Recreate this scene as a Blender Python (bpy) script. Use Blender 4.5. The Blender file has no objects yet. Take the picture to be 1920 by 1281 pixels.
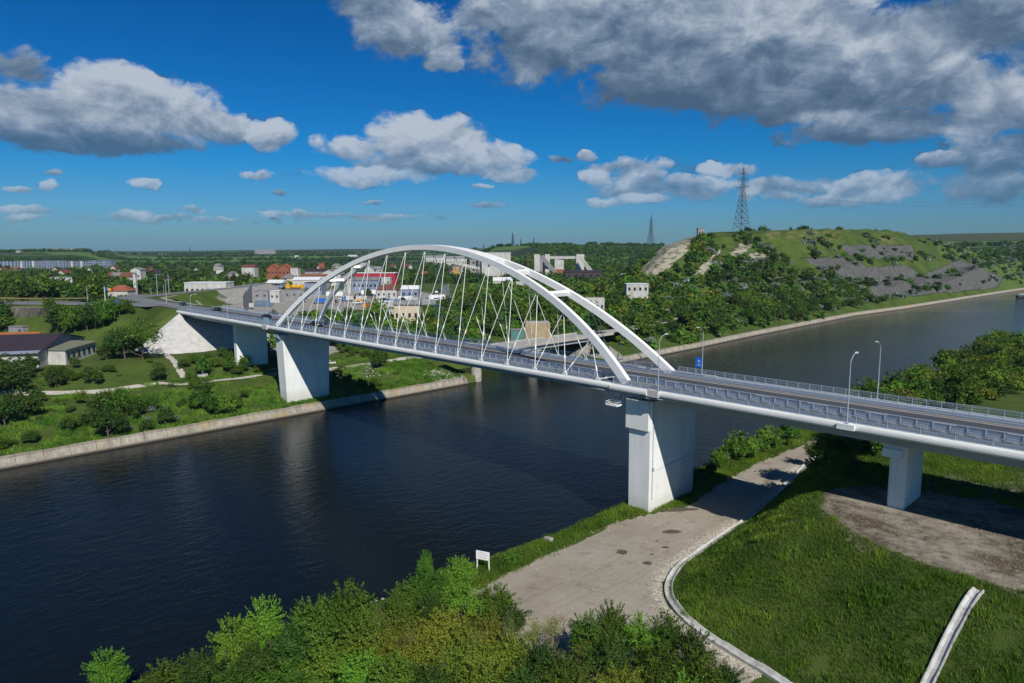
import bpy, math, random
import numpy as np
from mathutils import Vector, Matrix
random.seed(7); rng = np.random.default_rng(7)
scene = bpy.context.scene
C = scene.collection

# ------------------------------------------------------------------ camera
# World frame: X across the canal (towards the near bank), Y along the canal (away), Z up, water at 0.
F = 1287.54; VH = 468.27; TH = math.atan((640.5 - VH) / F); CT, ST = math.cos(TH), math.sin(TH); RO = 0.003082
HC = 53.9
DX, DY = 0.703446, -0.710749
PX, PY = -72.2575, 220.7415
CS = -(PX * DX + PY * DY); CTT = -(PX * (-DY) + PY * DX)
right = Vector((DX, -DY, 0)); fwdh = Vector((DY, DX, 0))
fwd = fwdh * CT + Vector((0, 0, -ST)); up = fwdh * ST + Vector((0, 0, CT))
r2 = right * math.cos(RO) - up * math.sin(RO); u2 = right * math.sin(RO) + up * math.cos(RO)
cam_d = bpy.data.cameras.new('camera'); cam = bpy.data.objects.new('camera', cam_d); C.objects.link(cam)
M = Matrix(((r2.x, u2.x, -fwd.x, CS), (r2.y, u2.y, -fwd.y, CTT), (r2.z, u2.z, -fwd.z, HC), (0, 0, 0, 1)))
cam.matrix_world = M
cam_d.sensor_width = 36; cam_d.lens = F * 36 / 1920; cam_d.clip_end = 30000; cam_d.clip_start = 0.5
scene.camera = cam

# ------------------------------------------------------------------ light
sun_dir = Vector((1.10, -0.475, 1.0)).normalized()
sd = bpy.data.lights.new('sun', 'SUN'); sd.energy = 5.0; sd.angle = math.radians(0.53); sd.color = (1, 0.95, 0.87)
so = bpy.data.objects.new('sun', sd); C.objects.link(so)
so.rotation_euler = sun_dir.to_track_quat('Z', 'Y').to_euler()
scene.view_settings.view_transform = 'Standard'; scene.view_settings.look = 'None'
scene.view_settings.exposure = 0.04; scene.view_settings.gamma = 1.0
scene.view_settings.use_curve_mapping = False

def pix_dir(u, v):
    a = (u - 960) / F; b = -(v - 640.5) / F
    a, b = a * math.cos(RO) + b * math.sin(RO), -a * math.sin(RO) + b * math.cos(RO)
    return (right * a + up * b + fwd).normalized()

# ---- world: Nishita sky with procedural clouds laid out by compass direction
world = bpy.data.worlds.new('World'); scene.world = world; world.use_nodes = True
wt = world.node_tree; wt.nodes.clear()
class NG:
    def __init__(s, tree): s.t = tree
    def n(s, typ, **kw):
        nd = s.t.nodes.new(typ)
        for k, v in kw.items():
            setattr(nd, k, v)
        return nd
    def l(s, a, b): s.t.links.new(a, b)
    def m(s, op, a, b=None, c=None, clamp=False):
        nd = s.t.nodes.new('ShaderNodeMath'); nd.operation = op; nd.use_clamp = clamp
        for i, x in enumerate((a, b, c)):
            if x is None: continue
            if isinstance(x, (int, float)): nd.inputs[i].default_value = x
            else: s.l(x, nd.inputs[i])
        return nd.outputs[0]
    def v(s, op, a, b=None, c=None, out=0):
        nd = s.t.nodes.new('ShaderNodeVectorMath'); nd.operation = op
        for i, x in enumerate((a, b, c)):
            if x is None: continue
            if isinstance(x, (tuple, list)): nd.inputs[i].default_value = x
            else: s.l(x, nd.inputs[i])
        return nd.outputs[out]
    def ramp(s, fac, stops, interp='LINEAR'):
        nd = s.t.nodes.new('ShaderNodeValToRGB'); cr = nd.color_ramp; cr.interpolation = interp
        while len(cr.elements) < len(stops): cr.elements.new(0.5)
        for e, (p, c) in zip(cr.elements, stops):
            e.position = p; e.color = (c[0], c[1], c[2], 1) if isinstance(c, (tuple, list)) else (c, c, c, 1)
        s.l(fac, nd.inputs[0]); return nd.outputs[0]
    def mix(s, fac, a, b, typ='MIX'):
        nd = s.t.nodes.new('ShaderNodeMix'); nd.data_type = 'RGBA'; nd.blend_type = typ
        for i, x in ((0, fac), (6, a), (7, b)):
            if isinstance(x, (int, float)): nd.inputs[i].default_value = x
            elif isinstance(x, (tuple, list)): nd.inputs[i].default_value = (*x[:3], 1)
            else: s.l(x, nd.inputs[i])
        return nd.outputs[2]
    def noise(s, vec, scale, det=4, rough=0.55, dim='3D', dist=0.0, color=False):
        nd = s.t.nodes.new('ShaderNodeTexNoise'); nd.noise_dimensions = dim
        nd.inputs['Scale'].default_value = scale; nd.inputs['Detail'].default_value = det
        nd.inputs['Roughness'].default_value = rough; nd.inputs['Distortion'].default_value = dist
        if vec is not None: s.l(vec, nd.inputs['Vector'])
        return nd.outputs[1 if color else 0]

# cloud blobs: (u, v, ru, rv, weight, brightness) as read off the photograph, stored as compass directions
BL = [(60,215,190,75,1.2,.75),(200,190,150,85,1.2,.9),(330,215,120,70,1.1,.9),(150,262,290,38,1.15,.35),(40,130,70,50,.8,.55),(400,235,75,45,1,.8),
 (508,250,60,33,1.1,1.0),(770,262,110,62,1.15,1),(850,255,75,45,1,.95),(660,275,85,30,1,.9),(700,330,140,22,1.1,1),(900,300,110,38,1.1,.95),(820,308,180,30,1,.7),(960,325,65,20,1,.95),
 (760,55,110,75,1,.72),(700,0,110,45,.9,.55),(830,105,50,35,.9,.8),
 (1120,20,330,80,1.5,.72),(1400,110,300,80,1.5,.6),(1650,150,260,90,1.5,.68),(1750,60,260,80,1.4,.6),(1010,90,150,75,1.1,.55),(1180,60,260,90,1.3,.62),(1300,150,240,75,1.35,.4),(1420,40,260,90,1.3,.85),(1500,175,260,65,1.35,.45),(1560,110,220,55,1.2,.95),(1700,120,210,95,1.3,.75),(1640,235,200,40,1.3,.42),(1560,215,110,22,1.0,1.0),(1860,200,120,85,1.25,.8),(1880,290,110,55,1.15,.5),(1820,30,170,50,1.25,.45),(1000,130,45,45,.8,.8),
 (1250,352,190,24,.75,.75),(1450,350,150,22,.7,.7),(1180,312,90,18,.7,.8),(1850,350,120,40,.9,.6),(1780,300,70,20,.8,.7),(1580,372,160,14,.6,.7),(300,410,220,9,.5,.75),(1670,345,110,34,1.0,.95),(1600,350,60,20,.9,.9),(1370,315,75,20,1,.9),(1200,330,55,38,.95,.8),(1120,330,45,20,1,1),(1300,355,90,27,.95,.85),(1130,380,45,12,1,1),(1180,375,40,14,1,.95),(1470,365,50,14,1,.95),(1400,365,30,18,1,1),(1230,373,50,10,.9,.9),(1100,290,25,11,1,.9),(1050,298,28,10,.8,.6),(1500,345,28,20,.7,.7),(1810,360,60,18,.8,.7),
 (483,325,42,13,1.1,1),(278,348,45,12,1.1,.9),(90,352,26,13,1.1,.95),(32,357,34,8,1,.8),(98,326,28,8,1,.6),(50,395,60,10,.9,.85),(50,408,55,8,.8,.8),(240,402,55,13,1,.9),(368,397,36,8,1,.85),(525,360,20,6,.9,.7),(560,400,80,8,.7,.8),(690,403,60,9,.8,.8),(650,405,180,7,.55,.8),(430,410,25,6,.8,.8),(700,381,22,6,.7,.8),(910,388,45,7,.6,.7),(900,350,30,5,.8,.8)]
def azel(u, v):
    D = pix_dir(u, v); return math.atan2(D.dot(right), D.dot(fwdh)), math.asin(D.z)
cg = bpy.data.node_groups.new('cloud_density', 'ShaderNodeTree')
cg.interface.new_socket('P', in_out='INPUT', socket_type='NodeSocketVector')
cg.interface.new_socket('Density', in_out='OUTPUT', socket_type='NodeSocketFloat')
cg.interface.new_socket('Bright', in_out='OUTPUT', socket_type='NodeSocketFloat')
g = NG(cg); gi = g.n('NodeGroupInput'); go = g.n('NodeGroupOutput')
P = gi.outputs[0]
w1 = g.noise(P, 15, 4, .65, color=True)
Pw = g.v('MULTIPLY_ADD', g.v('SUBTRACT', w1, (.5, .5, .5)), (.055, .030, 0), P)
acc = None; ws = None; qs = None
for (u, v, ru, rv, w, br) in BL:
    a0, e0 = azel(u, v); a1, _ = azel(u + ru, v); am, _ = azel(u - ru, v); _, e1 = azel(u, v - rv); _, em = azel(u, v + rv)
    ra = (a1 - am) / 2; re = (e1 - em) / 2
    q = g.v('MULTIPLY_ADD', Pw, (1 / ra, 1 / re, 0), (-a0 / ra, -e0 / re, br))      # z carries the blob's brightness
    ln = g.v('LENGTH', g.v('MULTIPLY', q, (1, 1, 0)), out=1)
    f = g.m('MULTIPLY_ADD', ln, -w, w, clamp=False)
    acc = f if acc is None else g.m('MAXIMUM', acc, f)
    fc = g.m('MAXIMUM', f, 0.0); fc = g.m('MULTIPLY', fc, fc)
    ws = fc if ws is None else g.m('ADD', ws, fc)
    sc_ = g.n('ShaderNodeVectorMath', operation='SCALE'); g.l(q, sc_.inputs[0]); g.l(fc, sc_.inputs[3])
    qs = sc_.outputs[0] if qs is None else g.v('ADD', qs, sc_.outputs[0])
def cn(p):
    n1 = g.noise(g.v('MULTIPLY', p, (1, 1.6, 1)), 13, 7, .62, dist=.5)
    return g.m('MULTIPLY_ADD', n1, 1.8, -.9)
nA_ = cn(P); nB_ = cn(g.v('ADD', P, (.010, .022, 0)))
n2 = g.noise(g.v('MULTIPLY', P, (1, 1.3, 1)), 42, 5, .6)
dens = g.m('ADD', g.m('MINIMUM', acc, 1.0), g.m('ADD', nA_, g.m('MULTIPLY_ADD', n2, .75, -.375)))
g.l(dens, go.inputs[0])
iw = g.m('DIVIDE', 1.0, g.m('ADD', ws, .0005)); sc_ = g.n('ShaderNodeVectorMath', operation='SCALE'); g.l(qs, sc_.inputs[0]); g.l(iw, sc_.inputs[3])
sq = g.n('ShaderNodeSeparateXYZ'); g.l(sc_.outputs[0], sq.inputs[0])
# light on the puffs: brighter towards their tops and sunward side, darker at the flat bases
litc = g.m('ADD', g.m('MULTIPLY', g.m('SUBTRACT', nA_, nB_), .80), g.m('MULTIPLY_ADD', sq.outputs[1], .34, .03))
litc = g.m('ADD', litc, g.m('MULTIPLY_ADD', sq.outputs[2], 1.15, -.28))
g.l(litc, go.inputs[1])

g = NG(wt)
tc = g.n('ShaderNodeTexCoord'); sep = g.n('ShaderNodeSeparateXYZ')
g.l(tc.outputs['Generated'], sep.inputs[0])
dr = g.v('DOT_PRODUCT', tc.outputs['Generated'], tuple(right), out=1); df = g.v('DOT_PRODUCT', tc.outputs['Generated'], tuple(fwdh), out=1)
az = g.m('ARCTAN2', dr, df); el = g.m('ARCSINE', sep.outputs[2])
comb = g.n('ShaderNodeCombineXYZ'); g.l(az, comb.inputs[0]); g.l(el, comb.inputs[1])
P = comb.outputs[0]
A = g.n('ShaderNodeGroup'); A.node_tree = cg; g.l(P, A.inputs[0])
sky = g.n('ShaderNodeTexSky'); sky.sky_type = 'NISHITA'; sky.sun_disc = False
sky.sun_elevation = math.asin(sun_dir.z); sky.sun_rotation = math.atan2(sun_dir.x, sun_dir.y)
sky.altitude = 60; sky.air_density = 1.0; sky.dust_density = 0.6; sky.ozone_density = 3.0
hs = g.n('ShaderNodeHueSaturation'); hs.inputs['Saturation'].default_value = 1.35; hs.inputs['Value'].default_value = .95
g.l(sky.outputs[0], hs.inputs['Color'])
SK = hs.outputs[0]
# deepen the zenith a little the way polarised blue skies do
deep = g.ramp(el, [(0.0, (.30, .54, .86)), (.05, (.25, .54, .90)), (.13, (.09, .56, .90)), (.45, (.02, .46, .72)), (1.0, (.15, .4, .55))])
SKY = g.mix(1.0, SK, deep, 'MULTIPLY')
cov = g.n('ShaderNodeMapRange'); cov.interpolation_type = 'SMOOTHSTEP'
g.l(A.outputs[0], cov.inputs[0]); cov.inputs[1].default_value = -.02; cov.inputs[2].default_value = .42
fine = g.noise(P, 30, 5, .65)
lit = g.m('ADD', A.outputs[1], g.m('MULTIPLY_ADD', fine, .5, -.25), clamp=True)
ccol = g.ramp(lit, [(0, (.75, 1.3, 2.1)), (.3, (1.25, 1.95, 2.9)), (.58, (2.4, 3.2, 4.3)), (.97, (5.2, 5.9, 6.8))])
fade = g.n('ShaderNodeMapRange'); g.l(el, fade.inputs[0]); fade.inputs[1].default_value = .0; fade.inputs[2].default_value = .16
fade.inputs[3].default_value = .5; fade.inputs[4].default_value = 1.0
covf = g.m('MULTIPLY', g.m('MULTIPLY', cov.outputs[0], fade.outputs[0]), .96)
colr = g.mix(covf, SKY, ccol)
bg = g.n('ShaderNodeBackground'); bg.inputs[1].default_value = .088
g.l(colr, bg.inputs[0]); wo = g.n('ShaderNodeOutputWorld'); g.l(bg.outputs[0], wo.inputs[0])
world.cycles.sampling_method = 'MANUAL'; world.cycles.sample_map_resolution = 512

# ------------------------------------------------------------------ helpers
def tag(o, label=None, cat=None, group=None, kind=None):
    if label: o['label'] = label
    if cat: o['category'] = cat
    if group: o['group'] = group
    if kind: o['kind'] = kind
    return o
def empty(name, loc, rz=0.0, label=None, cat=None, group=None):
    o = bpy.data.objects.new(name, None); C.objects.link(o); o.location = loc; o.rotation_euler = (0, 0, rz)
    o.empty_display_size = .5
    return tag(o, label, cat, group)
class MB:
    def __init__(s): s.v = []; s.f = []
    def add(s, vs, fs):
        b = len(s.v); s.v += [tuple(x) for x in vs]; s.f += [tuple(i + b for i in f) for f in fs]; return s
    def box(s, c, d, rz=0.0):
        hx, hy, hz = d[0] / 2, d[1] / 2, d[2] / 2; ca, sa = math.cos(rz), math.sin(rz); vs = []
        for z in (-hz, hz):
            for x, y in ((-hx, -hy), (hx, -hy), (hx, hy), (-hx, hy)):
                vs.append((c[0] + x * ca - y * sa, c[1] + x * sa + y * ca, c[2] + z))
        return s.add(vs, [(3, 2, 1, 0), (4, 5, 6, 7), (0, 1, 5, 4), (1, 2, 6, 5), (2, 3, 7, 6), (3, 0, 4, 7)])
    def cyl(s, p, q, r1, r2=None, n=8, cap=True):
        r2 = r1 if r2 is None else r2; p = Vector(p); q = Vector(q); ax = (q - p).normalized()
        a = ax.orthogonal().normalized(); b = ax.cross(a); vs = []
        for c, r in ((p, r1), (q, r2)):
            for i in range(n):
                t = 2 * math.pi * i / n; vs.append(c + (a * math.cos(t) + b * math.sin(t)) * r)
        fs = [(i, (i + 1) % n, n + (i + 1) % n, n + i) for i in range(n)]
        if cap: fs += [tuple(range(n - 1, -1, -1)), tuple(range(n, 2 * n))]
        return s.add(vs, fs)
    def beam(s, p, q, w, h, upv=(0, 0, 1)):
        p = Vector(p); q = Vector(q); ax = (q - p).normalized(); sd_ = ax.cross(Vector(upv))
        if sd_.length < 1e-4: sd_ = Vector((1, 0, 0))
        sd_.normalize(); uu = sd_.cross(ax); vs = []
        for c in (p, q):
            for x, y in ((-1, -1), (1, -1), (1, 1), (-1, 1)): vs.append(c + sd_ * x * w / 2 + uu * y * h / 2)
        return s.add(vs, [(0, 1, 2, 3), (7, 6, 5, 4), (0, 4, 5, 1), (1, 5, 6, 2), (2, 6, 7, 3), (3, 7, 4, 0)])
    def tube(s, pts, r, n=6):
        for a, b in zip(pts[:-1], pts[1:]): s.cyl(a, b, r, r, n)
        return s
    def loft(s, rings, closed=True, caps=True):
        n = len(rings[0]); b = len(s.v)
        for R_ in rings: s.v += [tuple(x) for x in R_]
        for i in range(len(rings) - 1):
            for j in range(n if closed else n - 1):
                k = (j + 1) % n; s.f.append((b + i * n + j, b + i * n + k, b + (i + 1) * n + k, b + (i + 1) * n + j))
        if caps and closed:
            s.f.append(tuple(b + j for j in range(n - 1, -1, -1))); s.f.append(tuple(b + (len(rings) - 1) * n + j for j in range(n)))
        return s
    def build(s, name, mat, parent=None, smooth=False, loc=None):
        me = bpy.data.meshes.new(name); me.from_pydata(s.v, [], s.f); me.materials.append(mat); me.update()
        import bmesh
        bm = bmesh.new(); bm.from_mesh(me); bmesh.ops.recalc_face_normals(bm, faces=bm.faces); bm.to_mesh(me); bm.free()
        if smooth: me.polygons.foreach_set('use_smooth', [True] * len(me.polygons))
        o = bpy.data.objects.new(name, me); C.objects.link(o)
        if parent: o.parent = parent
        if loc is not None: o.location = loc
        return o
def copy_tree(o, parent=None):
    c = o.copy(); C.objects.link(c); c.parent = parent
    for ch in [x for x in o.children]: copy_tree(ch, c)
    return c

# ------------------------------------------------------------------ materials
def mat(name, col, rough=.7, metal=0.0, var=0.0, vscale=1.0, bump=0.0, bscale=5.0, spec=.5, col2=None, stretch=(1, 1, 1), coat=0):
    m_ = bpy.data.materials.new(name); m_.use_nodes = True; t = m_.node_tree; g = NG(t)
    b = t.nodes['Principled BSDF']; b.inputs['Roughness'].default_value = rough; b.inputs['Metallic'].default_value = metal
    b.inputs['Specular IOR Level'].default_value = spec; b.inputs['Base Color'].default_value = (*col, 1)
    if coat: b.inputs['Coat Weight'].default_value = coat
    if var or col2 or bump:
        tc = g.n('ShaderNodeTexCoord'); vec = g.v('MULTIPLY', tc.outputs['Object'], stretch)
    if var or col2:
        nz = g.noise(vec, vscale, 5, .65)
        c2 = col2 or tuple(x * (1 - var) for x in col)
        cc = g.mix(g.ramp(nz, [(.35, 0), (.68, 1)]), col, c2); g.l(cc, b.inputs['Base Color'])
    if bump:
        bp = g.n('ShaderNodeBump'); bp.inputs['Strength'].default_value = bump
        g.l(g.noise(vec, bscale, 5, .6), bp.inputs['Height']); g.l(bp.outputs[0], b.inputs['Normal'])
    return m_
Mt = {}
Mt['white'] = mat('white_paint', (.85, .85, .83), .45, var=.10, vscale=.5, spec=.4)
Mt['fascia'] = mat('painted_edge_beam', (.76, .77, .74), .55, var=.18, vscale=.8, stretch=(.3, 1, 3))
Mt['cable'] = mat('cable_white', (.78, .78, .74), .4)
Mt['girder'] = mat('girder_grey_paint', (.36, .40, .40), .5, var=.15, vscale=.3)
Mt['pier'] = mat('pier_concrete', (.78, .79, .76), .8, col2=(.66, .68, .66), vscale=.35, stretch=(1, 1, .25), bump=.08, bscale=2)
Mt['rail'] = mat('galvanised_rail', (.42, .50, .60), .4, metal=.35)
Mt['oldroad'] = mat('worn_asphalt', (.17, .175, .18), .9, col2=(.12, .125, .13), vscale=.15)
Mt['asphalt'] = mat('asphalt', (.060, .063, .070), .85, col2=(.045, .047, .055), vscale=.4, stretch=(.15, 1, 1), bump=.1, bscale=20)
Mt['walk'] = mat('walkway', (.10, .13, .18), .8, var=.2, vscale=.8)
Mt['kerb'] = mat('kerb_concrete', (.34, .30, .27), .85, var=.25, vscale=2)
Mt['conc'] = mat('weathered_concrete', (.42, .40, .36), .9, col2=(.27, .25, .21), vscale=.5, bump=.2, bscale=3)
Mt['concwhite'] = mat('pale_concrete', (.50, .49, .47), .9, col2=(.36, .355, .34), vscale=.45, stretch=(1, 1, .12), bump=.15, bscale=2)
Mt['drain'] = mat('drain_concrete', (.52, .52, .51), .9, col2=(.30, .29, .26), vscale=1.0, bump=.2, bscale=5)
Mt['bark'] = mat('bark', (.12, .095, .07), .9, var=.3, vscale=4)
Mt['twig'] = mat('dry_twig', (.23, .19, .13), .9, var=.3, vscale=4)
Mt['glass'] = mat('dark_glass', (.02, .025, .03), .12)
Mt['steel'] = mat('dark_steel', (.06, .065, .075), .6)
Mt['grey'] = mat('grey_render', (.26, .26, .27), .85, var=.3, vscale=.3)
Mt['blue'] = mat('blue_sign', (.01, .14, .62), .4)
Mt['wwhite'] = mat('white_wall', (.50, .50, .48), .85, col2=(.34, .33, .30), vscale=.35, stretch=(1, 1, .4))
Mt['wblue_shade'] = mat('blue_wall_cloud_shade', (.20, .245, .33), .85, var=.25, vscale=.15)  # pale blue walls, darkened and blued to carry the town's cloud shade
Mt['wbeige'] = mat('beige_wall', (.55, .47, .34), .9, var=.25, vscale=.4)
Mt['wstain'] = mat('stained_plaster', (.36, .29, .19), .9, col2=(.26, .16, .075), vscale=.5, stretch=(1, 1, .5))
Mt['brick'] = mat('orange_brick', (.27, .095, .055), .9, var=.3, vscale=.5)
Mt['roofred'] = mat('red_tiles', (.28, .085, .045), .85, var=.3, vscale=.7)
Mt['roofbrown'] = mat('brown_tiles', (.16, .055, .04), .8, var=.3, vscale=.7)
Mt['roofdark'] = mat('dark_roof', (.045, .028, .035), .6, var=.3, vscale=.5)
Mt['roofgrey'] = mat('grey_roof', (.22, .22, .23), .7, var=.25, vscale=.5)
Mt['roofwhite'] = mat('white_sheet_roof', (.68, .69, .70), .6, var=.15, vscale=.3)
Mt['red'] = mat('red_panel', (.36, .02, .035), .5, var=.2, vscale=.3)
Mt['yellow'] = mat('yellow_paint', (.60, .33, .01), .5, var=.2, vscale=.5)
Mt['bluepaint'] = mat('blue_paint', (.02, .10, .38), .5)
Mt['teal'] = mat('teal_paint', (.08, .19, .17), .5)
Mt['rust'] = mat('rust', (.16, .06, .035), .9, var=.4, vscale=.6)
Mt['stone'] = mat('rubble_stone', (.42, .40, .36), .95, var=.4, vscale=3)
Mt['tyre'] = mat('tyre', (.015, .015, .015), .8)
Mt['lampw'] = mat('lamp_head', (.6, .62, .65), .3)
Mt['carblue'] = mat('car_dark_blue', (.01, .03, .10), .25, coat=1)
Mt['carblack'] = mat('car_black', (.012, .012, .014), .25, coat=1)
Mt['carwhite'] = mat('car_white', (.7, .7, .7), .3, coat=1)

pm = Mt['pier']; g = NG(pm.node_tree); b_ = pm.node_tree.nodes['Principled BSDF']; lk = b_.inputs['Base Color'].links[0].from_socket
tc_ = g.n('ShaderNodeTexCoord'); sx_ = g.n('ShaderNodeSeparateXYZ'); g.l(tc_.outputs['Object'], sx_.inputs[0])
jn = g.m('LESS_THAN', g.m('ABSOLUTE', g.m('SUBTRACT', g.m('FRACT', g.m('DIVIDE', sx_.outputs[2], 2.7)), .5)), .012)
jv = g.m('LESS_THAN', g.m('ABSOLUTE', g.m('SUBTRACT', g.m('FRACT', g.m('DIVIDE', sx_.outputs[1], 4.9)), .5)), .006)
cc_ = g.mix(g.m('MULTIPLY', g.m('MAXIMUM', jn, jv), .35), lk, (.30, .30, .29))
stk = g.ramp(g.noise(g.v('MULTIPLY', tc_.outputs['Object'], (1.6, 1.6, .07)), 1.0, 5, .7), [(.56, 0), (.75, 1)])
cc_ = g.mix(g.m('MULTIPLY', stk, .45), cc_, (.36, .35, .31))
low_ = g.n('ShaderNodeMapRange'); g.l(g.m('ADD', sx_.outputs[2], g.m('MULTIPLY', stk, 3)), low_.inputs[0]); low_.inputs[1].default_value = 8; low_.inputs[2].default_value = 5; cc_ = g.mix(g.m('MULTIPLY', low_.outputs[0], .5), cc_, (.40, .37, .31))
g.l(cc_, b_.inputs['Base Color'])
def leafmat(name, a, b, tr=.30):
    m_ = bpy.data.materials.new(name); m_.use_nodes = True; t = m_.node_tree; t.nodes.clear(); g = NG(t)
    at = g.n('ShaderNodeAttribute', attribute_name='tint'); oi = g.n('ShaderNodeObjectInfo')
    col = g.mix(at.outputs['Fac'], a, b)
    hv = g.n('ShaderNodeHueSaturation'); g.l(col, hv.inputs['Color'])
    g.l(g.m('MULTIPLY_ADD', oi.outputs['Random'], .045, .478), hv.inputs['Hue'])
    g.l(g.m('MULTIPLY_ADD', g.m('FRACT', g.m('MULTIPLY', oi.outputs['Random'], 7.31)), .55, .72), hv.inputs['Value'])
    di = g.n('ShaderNodeBsdfPrincipled'); di.inputs['Roughness'].default_value = .55; di.inputs['Specular IOR Level'].default_value = .25
    g.l(hv.outputs[0], di.inputs['Base Color'])
    tr_ = g.n('ShaderNodeBsdfTranslucent'); g.l(g.mix(.5, hv.outputs[0], (.12, .20, .01)), tr_.inputs[0])
    ms = g.n('ShaderNodeMixShader'); ms.inputs[0].default_value = tr
    g.l(di.outputs[0], ms.inputs[1]); g.l(tr_.outputs[0], ms.inputs[2])
    o = g.n('ShaderNodeOutputMaterial'); g.l(ms.outputs[0], o.inputs[0]); return m_
Mt['leaf'] = leafmat('leaf_green', (.040, .095, .010), (.115, .205, .020))
Mt['leafdark'] = leafmat('leaf_dark_green', (.027, .062, .011), (.066, .125, .018), .28)
Mt['leafyel'] = leafmat('leaf_yellow_green', (.10, .150, .012), (.225, .250, .030))
Mt['leafsil'] = leafmat('leaf_silver', (.13, .17, .14), (.30, .35, .31))
Mt['leafbright'] = leafmat('leaf_bright_green', (.07, .17, .014), (.15, .29, .028), .35)

# ------------------------------------------------------------------ terrain height
def sm(x, a, b):
    t = np.clip((x - a) / (b - a), 0, 1); return t * t * (3 - 2 * t)
def pdist(x, y, pl):
    best = np.full(np.shape(x), 1e9)
    for (x0, y0), (x1, y1) in zip(pl[:-1], pl[1:]):
        dx, dy = x1 - x0, y1 - y0; t = np.clip(((x - x0) * dx + (y - y0) * dy) / (dx * dx + dy * dy), 0, 1)
        best = np.minimum(best, np.hypot(x - x0 - t * dx, y - y0 - t * dy))
    return best
def vnoise(x, y, sc, seed=0):
    def hsh(i, j): 
        k = (i * 374761393 + j * 668265263 + seed * 974634777) & 0x7fffffff
        k = ((k ^ (k >> 13)) * 1274126177) & 0x7fffffff
        return ((k ^ (k >> 16)) & 0xffff) / 65535.0
    x = x / sc; y = y / sc; i = np.floor(x).astype(np.int64); j = np.floor(y).astype(np.int64); fx = x - i; fy = y - j
    fx = fx * fx * (3 - 2 * fx); fy = fy * fy * (3 - 2 * fy)
    return (hsh(i, j) * (1 - fx) + hsh(i + 1, j) * fx) * (1 - fy) + (hsh(i, j + 1) * (1 - fx) + hsh(i + 1, j + 1) * fx) * fy - .5
def fbm(x, y, sc, seed=0): return vnoise(x, y, sc, seed) + .5 * vnoise(x, y, sc / 2.1, seed + 3) + .25 * vnoise(x, y, sc / 4.3, seed + 5)
TOE = [(230,-50),(200,-38),(176,-31),(169,-29.5),(164,-28.6),(158.7,-25.2),(155.5,-20.9),(154.1,-15),(153.3,-4),(152.6,12.9),(149.6,35.9),(147.1,51.4),(145,80),(145,140),(145,260),(150,600),(200,1600)]
EDG = [(240,-26),(215,-22),(197,-18.4),(192.8,-16.6),(185.3,-14.9),(178,-11.3),(171.5,-6.1),(168.8,1.8),(167,15),(164,30),(161,50),(160,80),(162,140),(164,260),(175,600),(225,1600)]
PN = np.array([p[::-1] for p in TOE[::-1]])  # for inside test by t
def edgeL(y):   # far-side quay water line (x) as function of y
    return np.interp(y, [-500, -80, 70, 78, 148, 152, 230, 300, 480, 580, 900, 1500, 4000, 9000], [0, 1.5, 1.5, 1.5, 14.5, 15, 15, 12.5, 11, 20, 36, 75, 260, 600])
def edgeR(y):
    return np.interp(y, [-500, -95, -60, -20, 30, 80, 300, 1000, 9000], [100, 122, 127, 131, 130, 132, 133, 160, 700])
ROAD = [(-92, 8.5), (-150, 8.5), (-205, 10), (-215, 18)]
ARM = [(-140, 1), (-173, -20), (-209, -50), (-325, -118), (-595, -276)]
ARM2 = [(-200, 12), (-222, 40), (-262, 95), (-330, 160)]
RD = 28.75
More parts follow.
